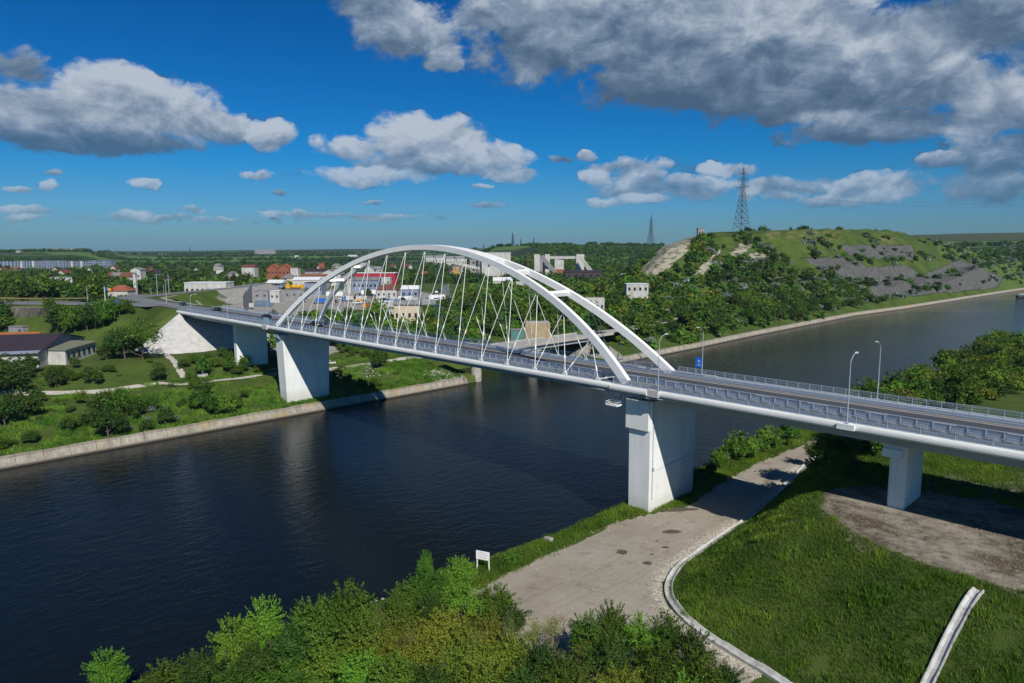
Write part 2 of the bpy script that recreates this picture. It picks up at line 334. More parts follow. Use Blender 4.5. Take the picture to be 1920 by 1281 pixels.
def hgt(x, y):
    x = np.asarray(x, float); y = np.asarray(y, float)
    eL = edgeL(y); eR = edgeR(y)
    # ---- right bank
    dT = pdist(x, y, TOE); dE = pdist(x, y, EDG)
    # inside (above toe): right of the toe line
    tx = np.interp(y, [-31, -29.5, -28.6, -25.2, -20.9, -15, -4, 12.9, 35.9, 51.4, 80, 260, 600, 1600], [176, 169, 164, 158.7, 155.5, 154.1, 153.3, 152.6, 149.6, 147.1, 145, 145, 150, 200])
    ty = np.interp(x, [150, 176, 200, 230, 300], [-25, -31, -38, -50, -80])
    ins = (x > tx) & (y > ty)
    ex = np.interp(y, [-18, -16.6, -14.9, -11.3, -6.1, 1.8, 15, 30, 50, 80, 260, 600, 1600], [197, 192.8, 185.3, 178, 171.5, 168.8, 167, 164, 161, 160, 164, 175, 225])
    ey = np.interp(x, [171, 178, 185, 193, 197, 215, 240, 300], [-6, -11.3, -14.9, -16.6, -18.4, -22, -26, -40])
    plat = (x > ex) & (y > ey)
    top = 16 - 5 * sm(y, 60, 140)
    k = np.where(plat, 1.0, np.where(ins, sm(dT / (dT + dE + 1e-6), 0, 1) * .55 + .45 * dT / (dT + dE + 1e-6), 0.0))
    low = 5.1 + .25 * vnoise(x, y, 9, 1)
    hr = low + (top - low) * k + np.where(ins & ~plat, .35, .12) * fbm(x, y, 7, 4) * np.where(ins, 1, .3)
    bank = (x - eR)
    hr = np.minimum(hr, 1.0 + bank * 1.0 + 0 * x) if False else np.where(bank < 8, 1.2 + (hr - 1.2) * sm(bank, -2.2, 2.4), hr)
    # south of the lot the bank drops under the foreground bushes
    # ---- left bank
    q = eL - 1.5 - x     # distance inland from quay top
    a = np.interp(q, [0, 3, 26, 30, 40, 60, 88, 150], [2.7, 3.1, 7.4, 8, 8.6, 13.2, 14.5, 15.0])
    b = np.interp(q, [0, 3, 26, 31, 45, 62, 100, 150, 260], [2.7, 3.2, 7.2, 8, 9, 11, 19.5, 20, 21])
    c = np.interp(q, [0, 3, 9, 30, 60, 120, 260], [2.7, 3.6, 6, 11, 17, 20, 21])
    wb = sm(y, 5, 40); wc = sm(y, 140, 200)
    hl = (a * (1 - wb) + b * wb) * (1 - wc) + c * wc
    sl = -116 + (y + 10) * 1.95
    beyond = sm(sl - x, 15, 70) * (1 - sm(y, -5, 25))
    hl = hl * (1 - beyond) + 24 * beyond
    hl = hl + .5 * fbm(x, y, 14, 9) * sm(q, 3, 12)
    dr_ = np.minimum(np.minimum(pdist(x, y, ROAD) - 9.5, pdist(x, y, ARM) - 11), pdist(x, y, ARM2) - 8)
    emb = RD - np.maximum(dr_, 0) * np.interp(y, [-43, -32], [3.2, .62])
    emb = np.where(x > -96, RD - 1.6 - .95 * np.hypot(x + 96, np.maximum(np.abs(y - 8.5) - 9.5, 0)), emb)
    hl = np.maximum(hl, np.where(q > 20, emb, -9))
    # ---- far country
    X = (x - CS) * DX + (y - CTT) * (-DY); Y = (x - CS) * DY + (y - CTT) * DX
    r = np.hypot(X, Y); uu = 960 + F * X / np.maximum(Y, 1)
    uu = np.clip(uu, -400, 2300)
    R0 = np.interp(uu, [0, 180, 260, 850, 930, 1230, 1600, 1700], [1400, 1400, 1500, 1500, 1100, 900, 800, 700])
    R1 = np.interp(uu, [0, 170, 260, 850, 930, 1230, 1500, 1700, 1920], [2300, 2300, 4500, 4500, 1900, 1900, 2800, 3200, 3400])
    ZR = np.interp(uu, [0, 100, 180, 260, 500, 700, 860, 930, 1000, 1100, 1200, 1400, 1600, 1700, 1800, 1920], [50, 53, 52, 47, 56, 61, 60, 61, 66, 67, 62, 60, 90, 106, 112, 114])
    lvl = 21
    kf = np.clip((r - R0) / (R1 - R0), 0, 1); kf = kf * .6 + .4 * kf * kf * (3 - 2 * kf)
    far = lvl + (ZR - lvl) * kf + 3 * fbm(x, y, 500, 12) * sm(r, 1200, 2500)
    hl = np.where(x < eL, hl * (1 - sm(r, 600, 1100)) + far * sm(r, 600, 1100), hl)
    # the ridge hill with quarried terraces
    ta = [230, 290, 326, 354, 400, 440, 480, 600, 768, 885, 1027, 1192, 1482, 1743, 2100]
    za = [0, 24, 40, 54, 64, 69, 71, 74, 76.5, 74, 62, 49, 28, 12, 0]
    qa = eL - x
    zc = np.interp(y - 1.25 * np.maximum(qa - 95, 0) * (1 - sm(y, 700, 1100)), ta, za) + 1.5 * fbm(x, y, 60, 21)
    bench = sm(y, 520, 600) * (1 - sm(y, 1350, 1600))
    p1 = np.interp(qa, [10, 40, 60, 80, 102, 135, 190, 330], [.03, .35, .55, .76, .985, 1, .97, .0])
    p2 = np.interp(qa, [12, 20, 27, 44, 46, 56, 60, 76, 79, 86, 89, 108, 140, 200, 360], [.04, .07, .27, .30, .32, .52, .55, .68, .70, .84, .86, 1.0, 1.0, .97, .0])
    hill = zc * (p1 * (1 - bench) + p2 * bench)
    gul = fbm(x * .4, y, 22, 31)
    hill = hill + 6.0 * gul * sm(qa, 15, 40) * (1 - sm(qa, 95, 125)) - 5.0 * np.abs(fbm(x * .5, y, 34, 37)) * sm(qa, 12, 30) * (1 - sm(qa, 100, 130))
    hl = np.maximum(hl, np.where(qa > 8, hill, -9)) if np.ndim(x) else max(hl, hill if qa > 8 else -9)
    hl = np.minimum(hl, 3.0 + np.maximum(qa - 4, 0) * 1.05)
    # side canal
    inl = (y > 77) & (y < 149) & (x > -34) & (x < eL + 2)
    # ---- combine
    mid = (eL + eR) / 2
    h = np.where(x > mid, np.where(x > eR, hr, -5), np.where(x < eL - 2.2, hl, -5))
    iy = np.minimum(y - 77, 149 - y); ix = x + 34
    dpt = np.minimum(iy, ix)
    h = np.where(inl, np.where(dpt < 8, np.minimum(h, 9 - dpt * 1.6), -5), h)
    return h
def hz(x, y): return float(hgt(np.array([x]), np.array([y]))[0])
def back(u, v, z):
    D = pix_dir(u, v); t = (z - HC) / D.z; return CS + D.x * t, CTT + D.y * t
def hit(u, v, t0=40, t1=9000):
    D = pix_dir(u, v); ts = np.concatenate([np.arange(t0, 700, 1.0), np.geomspace(700, t1, 900)])
    xs = CS + D.x * ts; ys = CTT + D.y * ts; zs = HC + D.z * ts
    hh = np.maximum(hgt(xs, ys), 0); w = np.nonzero(zs < hh)[0]
    if len(w) == 0: i = len(ts) - 1
    else: i = w[0]
    return float(xs[i]), float(ys[i]), float(hh[i])
def at_range(u, r, z=True):     # point at horizontal camera depth r in the photo column u, on the ground
    a = (u - 960) / F; x = CS + r * (DY + a * DX); y = CTT + r * (DX + a * -DY); return x, y, (hz(x, y) if z else 0)

def axis(*segs):
    out = [segs[0][0]]
    for a, b, st in segs:
        n = max(1, int(round(abs(b - a) / st))); out += list(np.linspace(a, b, n + 1)[1:])
    return np.array(out)
gs = axis((340, 215, 8), (215, 133, .8)); gs = np.concatenate([gs, axis((132.2, 120, 1.5), (120, 8, 8), (8, 2, 1), (2, -1, .5), (-1, -110, 1.3), (-110, -320, 3))[0:]])
x_ = -320.0; ext = []
st_ = 4.0
while x_ > -9000: x_ -= st_; st_ *= 1.055; ext.append(x_)
gs = np.concatenate([gs, ext])
gt = axis((-300, -70, 8), (-70, 110, 1.0), (110, 350, 3), (350, 1200, 6)); y_ = 1200.0; st_ = 8.0; ext = []
while y_ < 10000: y_ += st_; st_ *= 1.06; ext.append(y_)
gt = np.concatenate([gt, ext])
GX, GY = np.meshgrid(gs, gt, indexing='ij')
sL = edgeL(GY) - 1.5; sR = edgeR(GY) - 131
tb = np.clip((GX - 8) / 112, 0, 1); shift = sL * (1 - tb) + sR * tb
GXw = GX + shift * np.interp(GX, [-330, -110], [0, 1])
GZ = hgt(GXw, GY)
ns_, nt_ = GX.shape
co = np.stack([GXw, GY, GZ], -1).reshape(-1, 3)
idx = np.arange(ns_ * nt_).reshape(ns_, nt_)
quads = np.stack([idx[:-1, :-1], idx[:-1, 1:], idx[1:, 1:], idx[1:, :-1]], -1).reshape(-1, 4)
def fastmesh(name, co, faces, material, attrs=None, smooth=False):
    me = bpy.data.meshes.new(name); me.vertices.add(len(co)); me.vertices.foreach_set('co', np.asarray(co, np.float32).ravel())
    k = faces.shape[1]; me.loops.add(faces.size); me.loops.foreach_set('vertex_index', faces.ravel().astype(np.int32))
    me.polygons.add(len(faces)); me.polygons.foreach_set('loop_start', np.arange(0, faces.size, k, dtype=np.int32))
    try: me.polygons.foreach_set('loop_total', np.full(len(faces), k, np.int32))
    except Exception: pass
    if smooth: me.polygons.foreach_set('use_smooth', np.ones(len(faces), bool))
    me.update(calc_edges=True)
    for an, av in (attrs or {}).items():
        at = me.attributes.new(an, 'FLOAT_COLOR' if av.ndim == 2 else 'FLOAT', 'POINT')
        if av.ndim == 2: at.data.foreach_set('color', av.astype(np.float32).ravel())
        else: at.data.foreach_set('value', av.astype(np.float32))
    me.materials.append(material); return me
# region masks: R dirt road / lot, G stony plateau, B yard paving, A rock faces / dry fields
fx, fy = co[:, 0], co[:, 1]
jit = 2.2 * fbm(fx, fy, 6, 41)
LOT = [(137.5,-45),(137.5,-30),(137,-18),(136.5,-10),(138.5,0),(142,9),(140,21),(139,43),(140,63),(141,120)]
lx = np.interp(fy, [p[1] for p in LOT], [p[0] for p in LOT])
txv = np.interp(fy, [-31, -29.5, -28.6, -25.2, -20.9, -15, -4, 12.9, 35.9, 51.4, 80, 140], [176, 169, 164, 158.7, 155.5, 154.1, 153.3, 152.6, 149.6, 147.1, 146.5, 146])
lot = ((fx + jit * .5 > lx) & (fx < txv - .3) & (fy > -52) & (fy < 125)).astype(float) * sm(fy + jit, -50, -44)
def blob(cx, cy, rx, ry, rot=0):
    ca, sa = math.cos(rot), math.sin(rot); a = (fx - cx) * ca + (fy - cy) * sa; b = -(fx - cx) * sa + (fy - cy) * ca
    return np.clip(1.25 - np.hypot(a / rx, b / ry) + jit * .12, 0, 1)
grav = np.maximum.reduce([blob(178, 3, 9, 12), blob(186, -3, 12, 10), blob(196, 2, 16, 15), blob(190, 18, 16, 12), blob(215, 8, 22, 22), blob(205, 40, 18, 18)])
grav = np.clip(grav * 2.2, 0, 1) * (fx > 160)
yard = np.clip(np.maximum.reduce([blob(-175, 85, 48, 42), blob(-190, 125, 60, 40), blob(-230, 170, 80, 60), blob(-120, 70, 22, 26), blob(-260, 110, 60, 40), blob(-62, 40, 12, 20) * .6, blob(-35, 18, 8, 10) * .7]) * 2, 0, 1) * (fx < 0)
Xc = (fx - CS) * DX + (fy - CTT) * (-DY); Yc = (fx - CS) * DY + (fy - CTT) * DX
cell = vnoise(np.floor((fx + .5 * fy) / 420) * 97.3, np.floor((fy - .4 * fx) / 210) * 53.1, 3, 77) + .5
X0_ = (fx - CS) * DX - (fy - CTT) * DY; Y0_ = (fx - CS) * DY + (fy - CTT) * DX
u0_ = 960 + F * X0_ / np.maximum(Y0_, 1); v0_ = VH + (HC - co[:, 2]) * F / np.maximum(Y0_, 1)
cell = np.where((Y0_ > 1200) & (u0_ > 1660) & (v0_ > 455) & (v0_ < 464), .4, np.where((Y0_ > 1200) & (u0_ > 1660), .75, cell))
cell = np.where((Y0_ > 1400) & (u0_ > 230) & (u0_ < 520) & (v0_ > 480) & (v0_ < 488), .4, cell)
msk = np.stack([lot, grav, yard, cell], -1)
def proj_px(x, y, z):
    X = (x - CS) * DX - (y - CTT) * DY; Y = (x - CS) * DY + (y - CTT) * DX; Z = z - HC
    dd = np.maximum(Y * CT - Z * ST, 1); uu_ = Y * ST + Z * CT; a_, b_ = X / dd, uu_ / dd
    a_, b_ = a_ * math.cos(RO) - b_ * math.sin(RO), a_ * math.sin(RO) + b_ * math.cos(RO); return 960 + F * a_, 640.5 - F * b_, dd
U_, V_, D_ = proj_px(fx, fy, co[:, 2])
def inpoly(pl):
    c = np.zeros(len(U_), bool); n = len(pl)
    for i in range(n):
        x1, y1 = pl[i]; x2, y2 = pl[(i + 1) % n]
        if y1 == y2: continue
        c ^= ((y1 > V_) != (y2 > V_)) & (U_ < (x2 - x1) * (V_ - y1) / (y2 - y1) + x1)
    return c & (D_ > 330) & (D_ < 1700)
wr = np.zeros(len(U_)); gr_ = np.zeros(len(U_)); br_ = np.zeros(len(U_))
ROCKS = []
def ptin(u, v, polys):
    for pl in polys:
        c = False
        for i in range(len(pl)):
            x1, y1 = pl[i]; x2, y2 = pl[(i + 1) % len(pl)]
            if (y1 > v) != (y2 > v) and u < (x2 - x1) * (v - y1) / (y2 - y1) + x1: c = not c
        if c: return True
    return False
for pl in ([(1190,515),(1222,480),(1250,456),(1290,436),(1315,438),(1296,465),(1262,496),(1230,518)], [(1295,515),(1330,480),(1352,462),(1350,475),(1320,515)], [(1366,476),(1388,456),(1412,458),(1400,470),(1380,484)], [(1405,474),(1460,478),(1455,488),(1410,484)], [(1430,520),(1535,522),(1530,528),(1440,528)]): wr[inpoly(pl)] = 1; ROCKS.append(pl)
for pl in ([(1575,460),(1712,460),(1716,486),(1640,486),(1590,478)], [(1505,484),(1595,481),(1650,515),(1585,528),(1540,505)], [(1560,512),(1640,500),(1700,498),(1730,516),(1800,486),(1880,520),(1870,540),(1760,550),(1690,556),(1636,566),(1626,530)]): gr_[inpoly(pl)] = 1; ROCKS.append(pl)
for pl in ([(1425,433),(1600,430),(1570,452),(1440,452)], [(1640,436),(1690,446),(1700,470),(1650,462)]): br_[inpoly(pl)] = .5; ROCKS.append(pl)
msk2 = np.stack([wr, gr_, br_, np.ones(len(wr))], -1)
tm = bpy.data.materials.new('ground'); tm.use_nodes = True; t = tm.node_tree; g = NG(t); bs_ = t.nodes['Principled BSDF']
bs_.inputs['Roughness'].default_value = .95; bs_.inputs['Specular IOR Level'].default_value = .15
geo = g.n('ShaderNodeNewGeometry'); pos = geo.outputs['Position']; at = g.n('ShaderNodeAttribute', attribute_name='mask')
sp = g.n('ShaderNodeSeparateColor'); g.l(at.outputs['Color'], sp.inputs[0])
nsep = g.n('ShaderNodeSeparateXYZ'); g.l(geo.outputs['Normal'], nsep.inputs[0]); psep = g.n('ShaderNodeSeparateXYZ'); g.l(pos, psep.inputs[0])
nA = g.noise(pos, .12, 6, .6); nB = g.noise(pos, .9, 5, .65); nC = g.noise(pos, 4.5, 4, .7)
grass = g.mix(g.ramp(nA, [(.35, 0), (.65, 1)]), (.045, .088, .012), (.085, .130, .022))
grass = g.mix(g.ramp(nB, [(.45, 0), (.8, 1)]), grass, (.115, .110, .040))
nD = g.noise(pos, .045, 4, .6); grass = g.mix(g.m('MULTIPLY', g.ramp(nD, [(.48, 0), (.62, 1)]), .6), grass, (.030, .058, .010))
grass = g.mix(g.m('MULTIPLY', g.ramp(nC, [(.4, 0), (.75, 1)]), .6), grass, (.022, .045, .007))
# distant fields
fld = g.ramp(at.outputs['Alpha'], [(0, (.030, .055, .018)), (.3, (.085, .15, .035)), (.5, (.022, .042, .018)), (.72, (.06, .075, .032)), (.9, (.028, .05, .022))], 'CONSTANT')
cdx = g.v('DISTANCE', pos, (CS, CTT, HC), out=1)
ff = g.n('ShaderNodeMapRange'); g.l(cdx, ff.inputs[0]); ff.inputs[1].default_value = 900; ff.inputs[2].default_value = 1500
grass = g.mix(ff.outputs[0], grass, fld)
# rock on steep faces
steep = g.n('ShaderNodeMapRange'); g.l(g.m('ADD', nsep.outputs[2], g.m('MULTIPLY_ADD', nB, .3, -.15)), steep.inputs[0])
steep.inputs[1].default_value = .80; steep.inputs[2].default_value = .62; steep.inputs[3].default_value = 0; steep.inputs[4].default_value = 1
strat = g.noise(g.v('MULTIPLY', pos, (.15, .15, 1.2)), 1.0, 5, .7)
rockg = g.mix(strat, (.085, .085, .085), (.24, .235, .22))
rockw = g.mix(strat, (.30, .26, .19), (.54, .50, .42))
at2 = g.n('ShaderNodeAttribute', attribute_name='rockmask'); s2 = g.n('ShaderNodeSeparateColor'); g.l(at2.outputs['Color'], s2.inputs[0])
nR = g.noise(g.v('MULTIPLY', pos, (.22, .05, .28)), 1.0, 6, .75); nR2 = g.noise(g.v('MULTIPLY', pos, (.3, .3, .05)), 1.0, 4, .7)
rockg = g.mix(g.ramp(nR2, [(.3, 0), (.7, 1)]), rockg, (.07, .075, .07))
def rk(s_): return g.ramp(g.m('ADD', s_, g.m('MULTIPLY_ADD', nR, 2.2, -1.2)), [(.40, 0), (.60, 1)])
c0 = g.mix(rk(s2.outputs[2]), grass, g.mix(nB, (.20, .15, .075), (.10, .11, .04)))
c0 = g.mix(g.ramp(g.m('ADD', s2.outputs[0], g.m('MULTIPLY_ADD', nR, 2.0, -.85)), [(.55, 0), (.7, 1)]), c0, rockw) if False else g.mix(g.m('MULTIPLY', g.ramp(s2.outputs[0], [(.3, 0), (.6, 1)]), g.ramp(nR, [(.40, 0), (.54, 1)])), c0, rockw)
c0 = g.mix(rk(s2.outputs[1]), c0, rockg)
def edged(s_, w=.35):
    e = g.m('ADD', s_, g.m('MULTIPLY_ADD', nB, w * 2, -w)); return g.ramp(e, [(.42, 0), (.58, 1)])
dirt = g.mix(g.ramp(nA, [(.3, 0), (.7, 1)]), (.38, .34, .28), (.30, .262, .205))
dirt = g.mix(g.ramp(g.noise(pos, .35, 5, .7), [(.55, 0), (.72, 1)]), dirt, (.22, .185, .14))
dirt = g.mix(g.m('MULTIPLY', g.ramp(nC, [(.5, 0), (.7, 1)]), .35), dirt, (.40, .37, .31))
dirt = g.mix(g.m('MULTIPLY', g.ramp(g.noise(g.v('MULTIPLY', pos, (1.6, .10, 1)), 1.0, 4, .6, dist=.4), [(.5, 0), (.68, 1)]), .20), dirt, (.16, .135, .105))
c1 = g.mix(edged(sp.outputs[0], .35), c0, dirt)
vor = g.n('ShaderNodeTexVoronoi'); g.l(pos, vor.inputs['Vector']); vor.inputs['Scale'].default_value = 2.6
gr = g.mix(g.ramp(g.m('ADD', g.m('MULTIPLY', nA, .6), g.m('MULTIPLY', nB, .4)), [(.42, 0), (.58, 1)]), (.31, .275, .22), (.10, .078, .052))
gr = g.mix(g.ramp(g.noise(pos, .3, 5, .7), [(.56, 0), (.7, .8)]), gr, (.06, .075, .02))
gr = g.mix(g.m('MULTIPLY', g.ramp(vor.outputs['Distance'], [(.12, 1), (.28, 0)]), g.ramp(nB, [(.45, 0), (.6, 1)])), gr, (.40, .37, .31))
c2 = g.mix(edged(sp.outputs[1], .45), c1, gr)
yd = g.mix(nA, (.34, .32, .29), (.24, .23, .21))
c3 = g.mix(edged(sp.outputs[2], .2), c2, yd)
g.l(c3, bs_.inputs['Base Color'])
bq = g.n('ShaderNodeBump'); bq.inputs['Strength'].default_value = .9; bq.inputs['Distance'].default_value = 3.0; g.l(g.m('MULTIPLY', g.m('MAXIMUM', s2.outputs[0], s2.outputs[1]), g.m('ADD', nR, nR2)), bq.inputs['Height'])
bp = g.n('ShaderNodeBump'); bp.inputs['Strength'].default_value = .6; bp.inputs['Distance'].default_value = .35; g.l(bq.outputs[0], bp.inputs['Normal'])
g.l(g.m('ADD', nC, nB), bp.inputs['Height']); g.l(bp.outputs[0], bs_.inputs['Normal'])
terr = bpy.data.objects.new('ground', fastmesh('ground', co, quads, tm, {'mask': msk, 'rockmask': msk2}, smooth=True)); C.objects.link(terr); tag(terr, kind='structure')

# water
wm = bpy.data.materials.new('water'); wm.use_nodes = True; t = wm.node_tree; g = NG(t); b = t.nodes['Principled BSDF']
b.inputs['Base Color'].default_value = (.005, .008, .009, 1); b.inputs['Roughness'].default_value = .07; b.inputs['IOR'].default_value = 1.33; b.inputs['Specular IOR Level'].default_value = .21
geo = g.n('ShaderNodeNewGeometry'); pv = g.v('MULTIPLY', geo.outputs['Position'], (1.0, .55, 1))
patch = g.ramp(g.noise(g.v('MULTIPLY', geo.outputs['Position'], (.02, .008, 1)), 1.0, 3, .6), [(.35, .05), (.65, .13)]); g.l(patch, b.inputs['Roughness'])
hN = g.m('ADD', g.m('MULTIPLY', g.noise(pv, .55, 4, .6, dist=.6), 1.0), g.m('MULTIPLY', g.noise(pv, 2.2, 3, .6), .35))
bp = g.n('ShaderNodeBump'); bp.inputs['Strength'].default_value = .55; bp.inputs['Distance'].default_value = .27
g.l(hN, bp.inputs['Height']); g.l(bp.outputs[0], b.inputs['Normal'])
wob = MB().add([(-90, -600, 0), (300, -600, 0), (300, 1200, 0), (-90, 1200, 0), (900, 9000, 0), (100, 9000, 0)], [(0, 1, 2, 3), (3, 2, 4, 5)]).build('water', wm); tag(wob, kind='structure')

# ------------------------------------------------------------------ draped strips and slabs
def strip(name, pl, w, mt, lift=.05, thick=0, hfun=None, kind='structure', step=1.5, parent=None, wob=0.0):
    pts = [Vector((*pl[0], 0))]
    for a, b in zip(pl[:-1], pl[1:]):
        L = math.hypot(b[0] - a[0], b[1] - a[1]); n = max(1, int(L / step))
        for i in range(1, n + 1): pts.append(Vector((a[0] + (b[0] - a[0]) * i / n, a[1] + (b[1] - a[1]) * i / n, 0)))
    ws = w if callable(w) else (lambda i: w)
    rows = []
    for i, p in enumerate(pts):
        tg = (pts[min(i + 2, len(pts) - 1)] - pts[max(i - 2, 0)]).normalized(); nn_ = Vector((-tg.y, tg.x, 0)); row = []
        ww = ws(i / len(pts)); m_ = 5
        for k in range(m_ + 1):
            o = (k / m_ - .5) * (ww + (wob * (random.random() - .5) if k in (0, m_) else 0)); q_ = p + nn_ * o
            row.append((q_.x, q_.y, (hfun or hz)(q_.x, q_.y) + lift))
        rows.append(row)
    mb = MB(); mb.loft(rows, closed=False, caps=False)
    o = mb.build(name, mt, parent)
    if kind: tag(o, kind=kind)
    return o
gravel_m = mat('pale_path', (.50, .47, .42), .95, col2=(.34, .31, .26), vscale=1.2, bump=.3, bscale=6)
strip('path', [back(*p, 8) for p in ((-60,757),(60,750),(130,744),(200,737),(300,725),(360,722),(430,713),(490,705))], 3.0, gravel_m, .12, wob=1.2)
strip('path', [back(*p, 8) for p in ((600,694),(660,686),(700,681),(760,672),(800,668))], 3.2, gravel_m, .12, wob=1.2)
strip('path', [back(312,680,10.6), back(328,695,9.6), back(345,713,8.6)], 2.2, gravel_m, .12, wob=1)
# asphalt roads on the left approach
def flat(x, y): return RD + .05
strip('road', [(-93, 8), (-150, 8), (-205, 10), (-222, 24)], 12, Mt['oldroad'], .10, hfun=flat, step=4)
strip('road', [(-128, 3), (-150, -5), (-173, -20), (-209, -50), (-325, -118), (-555, -252)], 15, Mt['oldroad'], .16, hfun=flat, step=4)
strip('road', [(-200, 12), (-222, 40), (-262, 95), (-330, 160)], 10, Mt['oldroad'], .04, hfun=flat, step=4)
strip('pavement', [(-140, -10.0), (-169, -28), (-205, -58), (-321, -127), (-551, -261)], 1.6, Mt['kerb'], .28, hfun=flat, step=4)
strip('pavement', [(-187, -16), (-213, -41), (-329, -109), (-559, -243)], 2.0, Mt['kerb'], .28, hfun=flat, step=4)
strip('pavement', [(-120, 15.6), (-160, 17), (-184, 21), (-200, 34)], 2.2, Mt['kerb'], .24, hfun=flat, step=3)
paint = mat('road_paint', (.7, .7, .68), .7)
strip('road_marking', [(-93, 8.0), (-150, 8.0), (-200, 9.6)], .22, paint, .17, hfun=flat, step=4)
strip('dry_verge', [(-212, -8), (-225, -24), (-240, -36), (-259, -44)], 9, mat('dry_grass', (.24, .19, .06), .95, var=.3, vscale=1), .2, hfun=flat, step=3)

# quay walls: sloping concrete face and coping
def quay(name, ys, fe, sgn, label, topz=2.8, kindlab='quay wall'):
    rings = []
    for y in ys:
        x = float(fe(y)); wz = .06 * math.sin(y * .4)
        prof = [(x, -2.0), (x - sgn * .9, 1.35), (x - sgn * 1.45, topz - .25), (x - sgn * 1.45 + sgn * .12, topz - .2), (x - sgn * 1.45 + sgn * .12, topz), (x - sgn * 2.9, topz + .05), (x - sgn * 2.9, topz - 2.4), (x - sgn * 2.0, -2)]
        rings.append([(px_, y, pz_ + (wz if pz_ > 0 else 0)) for px_, pz_ in prof])
    o = MB().loft(rings).build(name, Mt['quay']); return tag(o, label, 'quay wall')
qm = bpy.data.materials.new('quay_concrete'); qm.use_nodes = True; t = qm.node_tree; g = NG(t); b = t.nodes['Principled BSDF']; b.inputs['Roughness'].default_value = .9
geo = g.n('ShaderNodeNewGeometry'); ps = g.n('ShaderNodeSeparateXYZ'); g.l(geo.outputs['Position'], ps.inputs[0])
na = g.noise(g.v('MULTIPLY', geo.outputs['Position'], (1, 1, .35)), .6, 5, .7); nb = g.noise(geo.outputs['Position'], 2.5, 4, .7)
cq = g.mix(g.ramp(na, [(.35, 0), (.65, 1)]), (.38, .345, .28), (.20, .18, .145)); cq = g.mix(g.ramp(nb, [(.55, 0), (.75, 1)]), cq, (.17, .14, .09))
cq = g.mix(g.m('MULTIPLY', g.ramp(g.noise(geo.outputs['Position'], .12, 3), [(.55, 0), (.66, 1)]), .5), cq, (.34, .25, .10))
wet = g.n('ShaderNodeMapRange'); g.l(g.m('ADD', ps.outputs[2], g.m('MULTIPLY', na, .6)), wet.inputs[0]); wet.inputs[1].default_value = .5; wet.inputs[2].default_value = 1.1
cq = g.mix(wet.outputs[0], (.045, .035, .025), cq)
jt = g.m('LESS_THAN', g.m('ABSOLUTE', g.m('SUBTRACT', g.m('FRACT', g.m('DIVIDE', ps.outputs[1], 6.0)), .5)), .012)
cq = g.mix(jt, cq, (.10, .09, .08)); g.l(cq, b.inputs['Base Color']); Mt['quay'] = qm
quay('quay_wall', np.arange(-160, 76.1, 3), edgeL, 1, 'stained concrete quay wall along the grassy left bank beneath the left bridge pier')
quay('quay_wall', np.concatenate([np.arange(150, 600, 4), np.arange(600, 2200, 20)]), edgeL, 1, 'long concrete quay wall below the tree belt and the quarried hill')
o = MB().loft([[(x, 76.6 + dz * 1.0, z) for dz, z in ((0, -2), (-1.6, 2.6), (-3, 2.65), (-3, -2))] for x in np.linspace(1.0, -30, 20)]).build('quay_wall', Mt['quay']); tag(o, 'short quay wall turning the corner into the side canal', 'quay wall')
quay('quay_wall', np.arange(-120, 140, 4), edgeR, -1, 'low overgrown concrete bank edge in front of the dirt lot', topz=1.3)

# ------------------------------------------------------------------ the arch bridge
DK = 28.9; SP = 8.4269
bridge = empty('arch_bridge', (62, 8.5, 0), 0, 'long white tied arch road bridge crossing the canal on concrete piers', 'bridge')
def bp_(mb, name, mt, smooth=False, parent=None):
    o = mb.build(name, mt, parent or bridge, smooth)
    if not parent: o.matrix_parent_inverse = Matrix.Translation((-62, -8.5, 0))
    return o
XL, XR = -96.0, 262.0
xs_all = np.linspace(XL, XR, 60)
T0, T1 = -1.5, 18.5
def zdk(x): return DK
def extr(prof, x0, x1, n=2):
    return MB().loft([[(x, y, z) for y, z in prof] for x in np.linspace(x0, x1, n)])
# deck slab, walkways, carriageway
o = bp_(extr([(T0 + .5, DK - .45), (T1 - .5, DK - .45), (T1 - .5, DK - .12), (T0 + .5, DK - .12)], XL, XR), 'deck', Mt['walk'])
bp_(extr([(3.3, DK - .118), (12.6, DK - .118), (12.6, DK - .02), (3.3, DK - .02)], XL, XR), 'carriageway', Mt['asphalt'])
mk = MB()
for y in (3.75, 12.2): mk.box(((XL + XR) / 2, y, DK - .012), (XR - XL, .16, .008))
x = XL
while x < XR: mk.box((x, 8.0, DK - .012), (3, .15, .008)); x += 9
bp_(mk, 'road_marking', paint)
for y in (2.95, 13.0): bp_(extr([(y - .22, DK - .118), (y + .22, DK - .118), (y + .22, DK + .10), (y - .22, DK + .10)], XL, XR), 'kerb', Mt['kerb'])
# rounded white edge beams, near and far, split where the arch span meets the approaches
def edge_prof(y, s):
    pts = []
    for a in np.linspace(-90, 90, 7): pts.append((y + s * .28 * math.cos(math.radians(a)), DK - .5 + .55 * math.sin(math.radians(a))))
    return pts + [(y - s * .75, DK + .05), (y - s * .75, DK - 1.05)]
for y, s in ((T0, -1), (T1, 1)):
    for a, b in ((XL, -13.2), (-13.0, 130.6), (130.8, 139.0), (141.2, XR)):
        yy = y + (-.55 * (1 if s < 0 else -1) if a == 130.8 else 0)
        bp_(extr(edge_prof(yy, s), a, b, 3), 'edge_beam', Mt['fascia'], smooth=False)
    bp_(MB().box((140.1, y + s * -.1, DK - .5), (2.4, 1.3, 1.2)), 'expansion_block', Mt['concwhite'])
    bp_(MB().box((-13.1, y + s * .1, DK - .5), (3.2, 1.1, 1.3)), 'expansion_block', Mt['concwhite'])
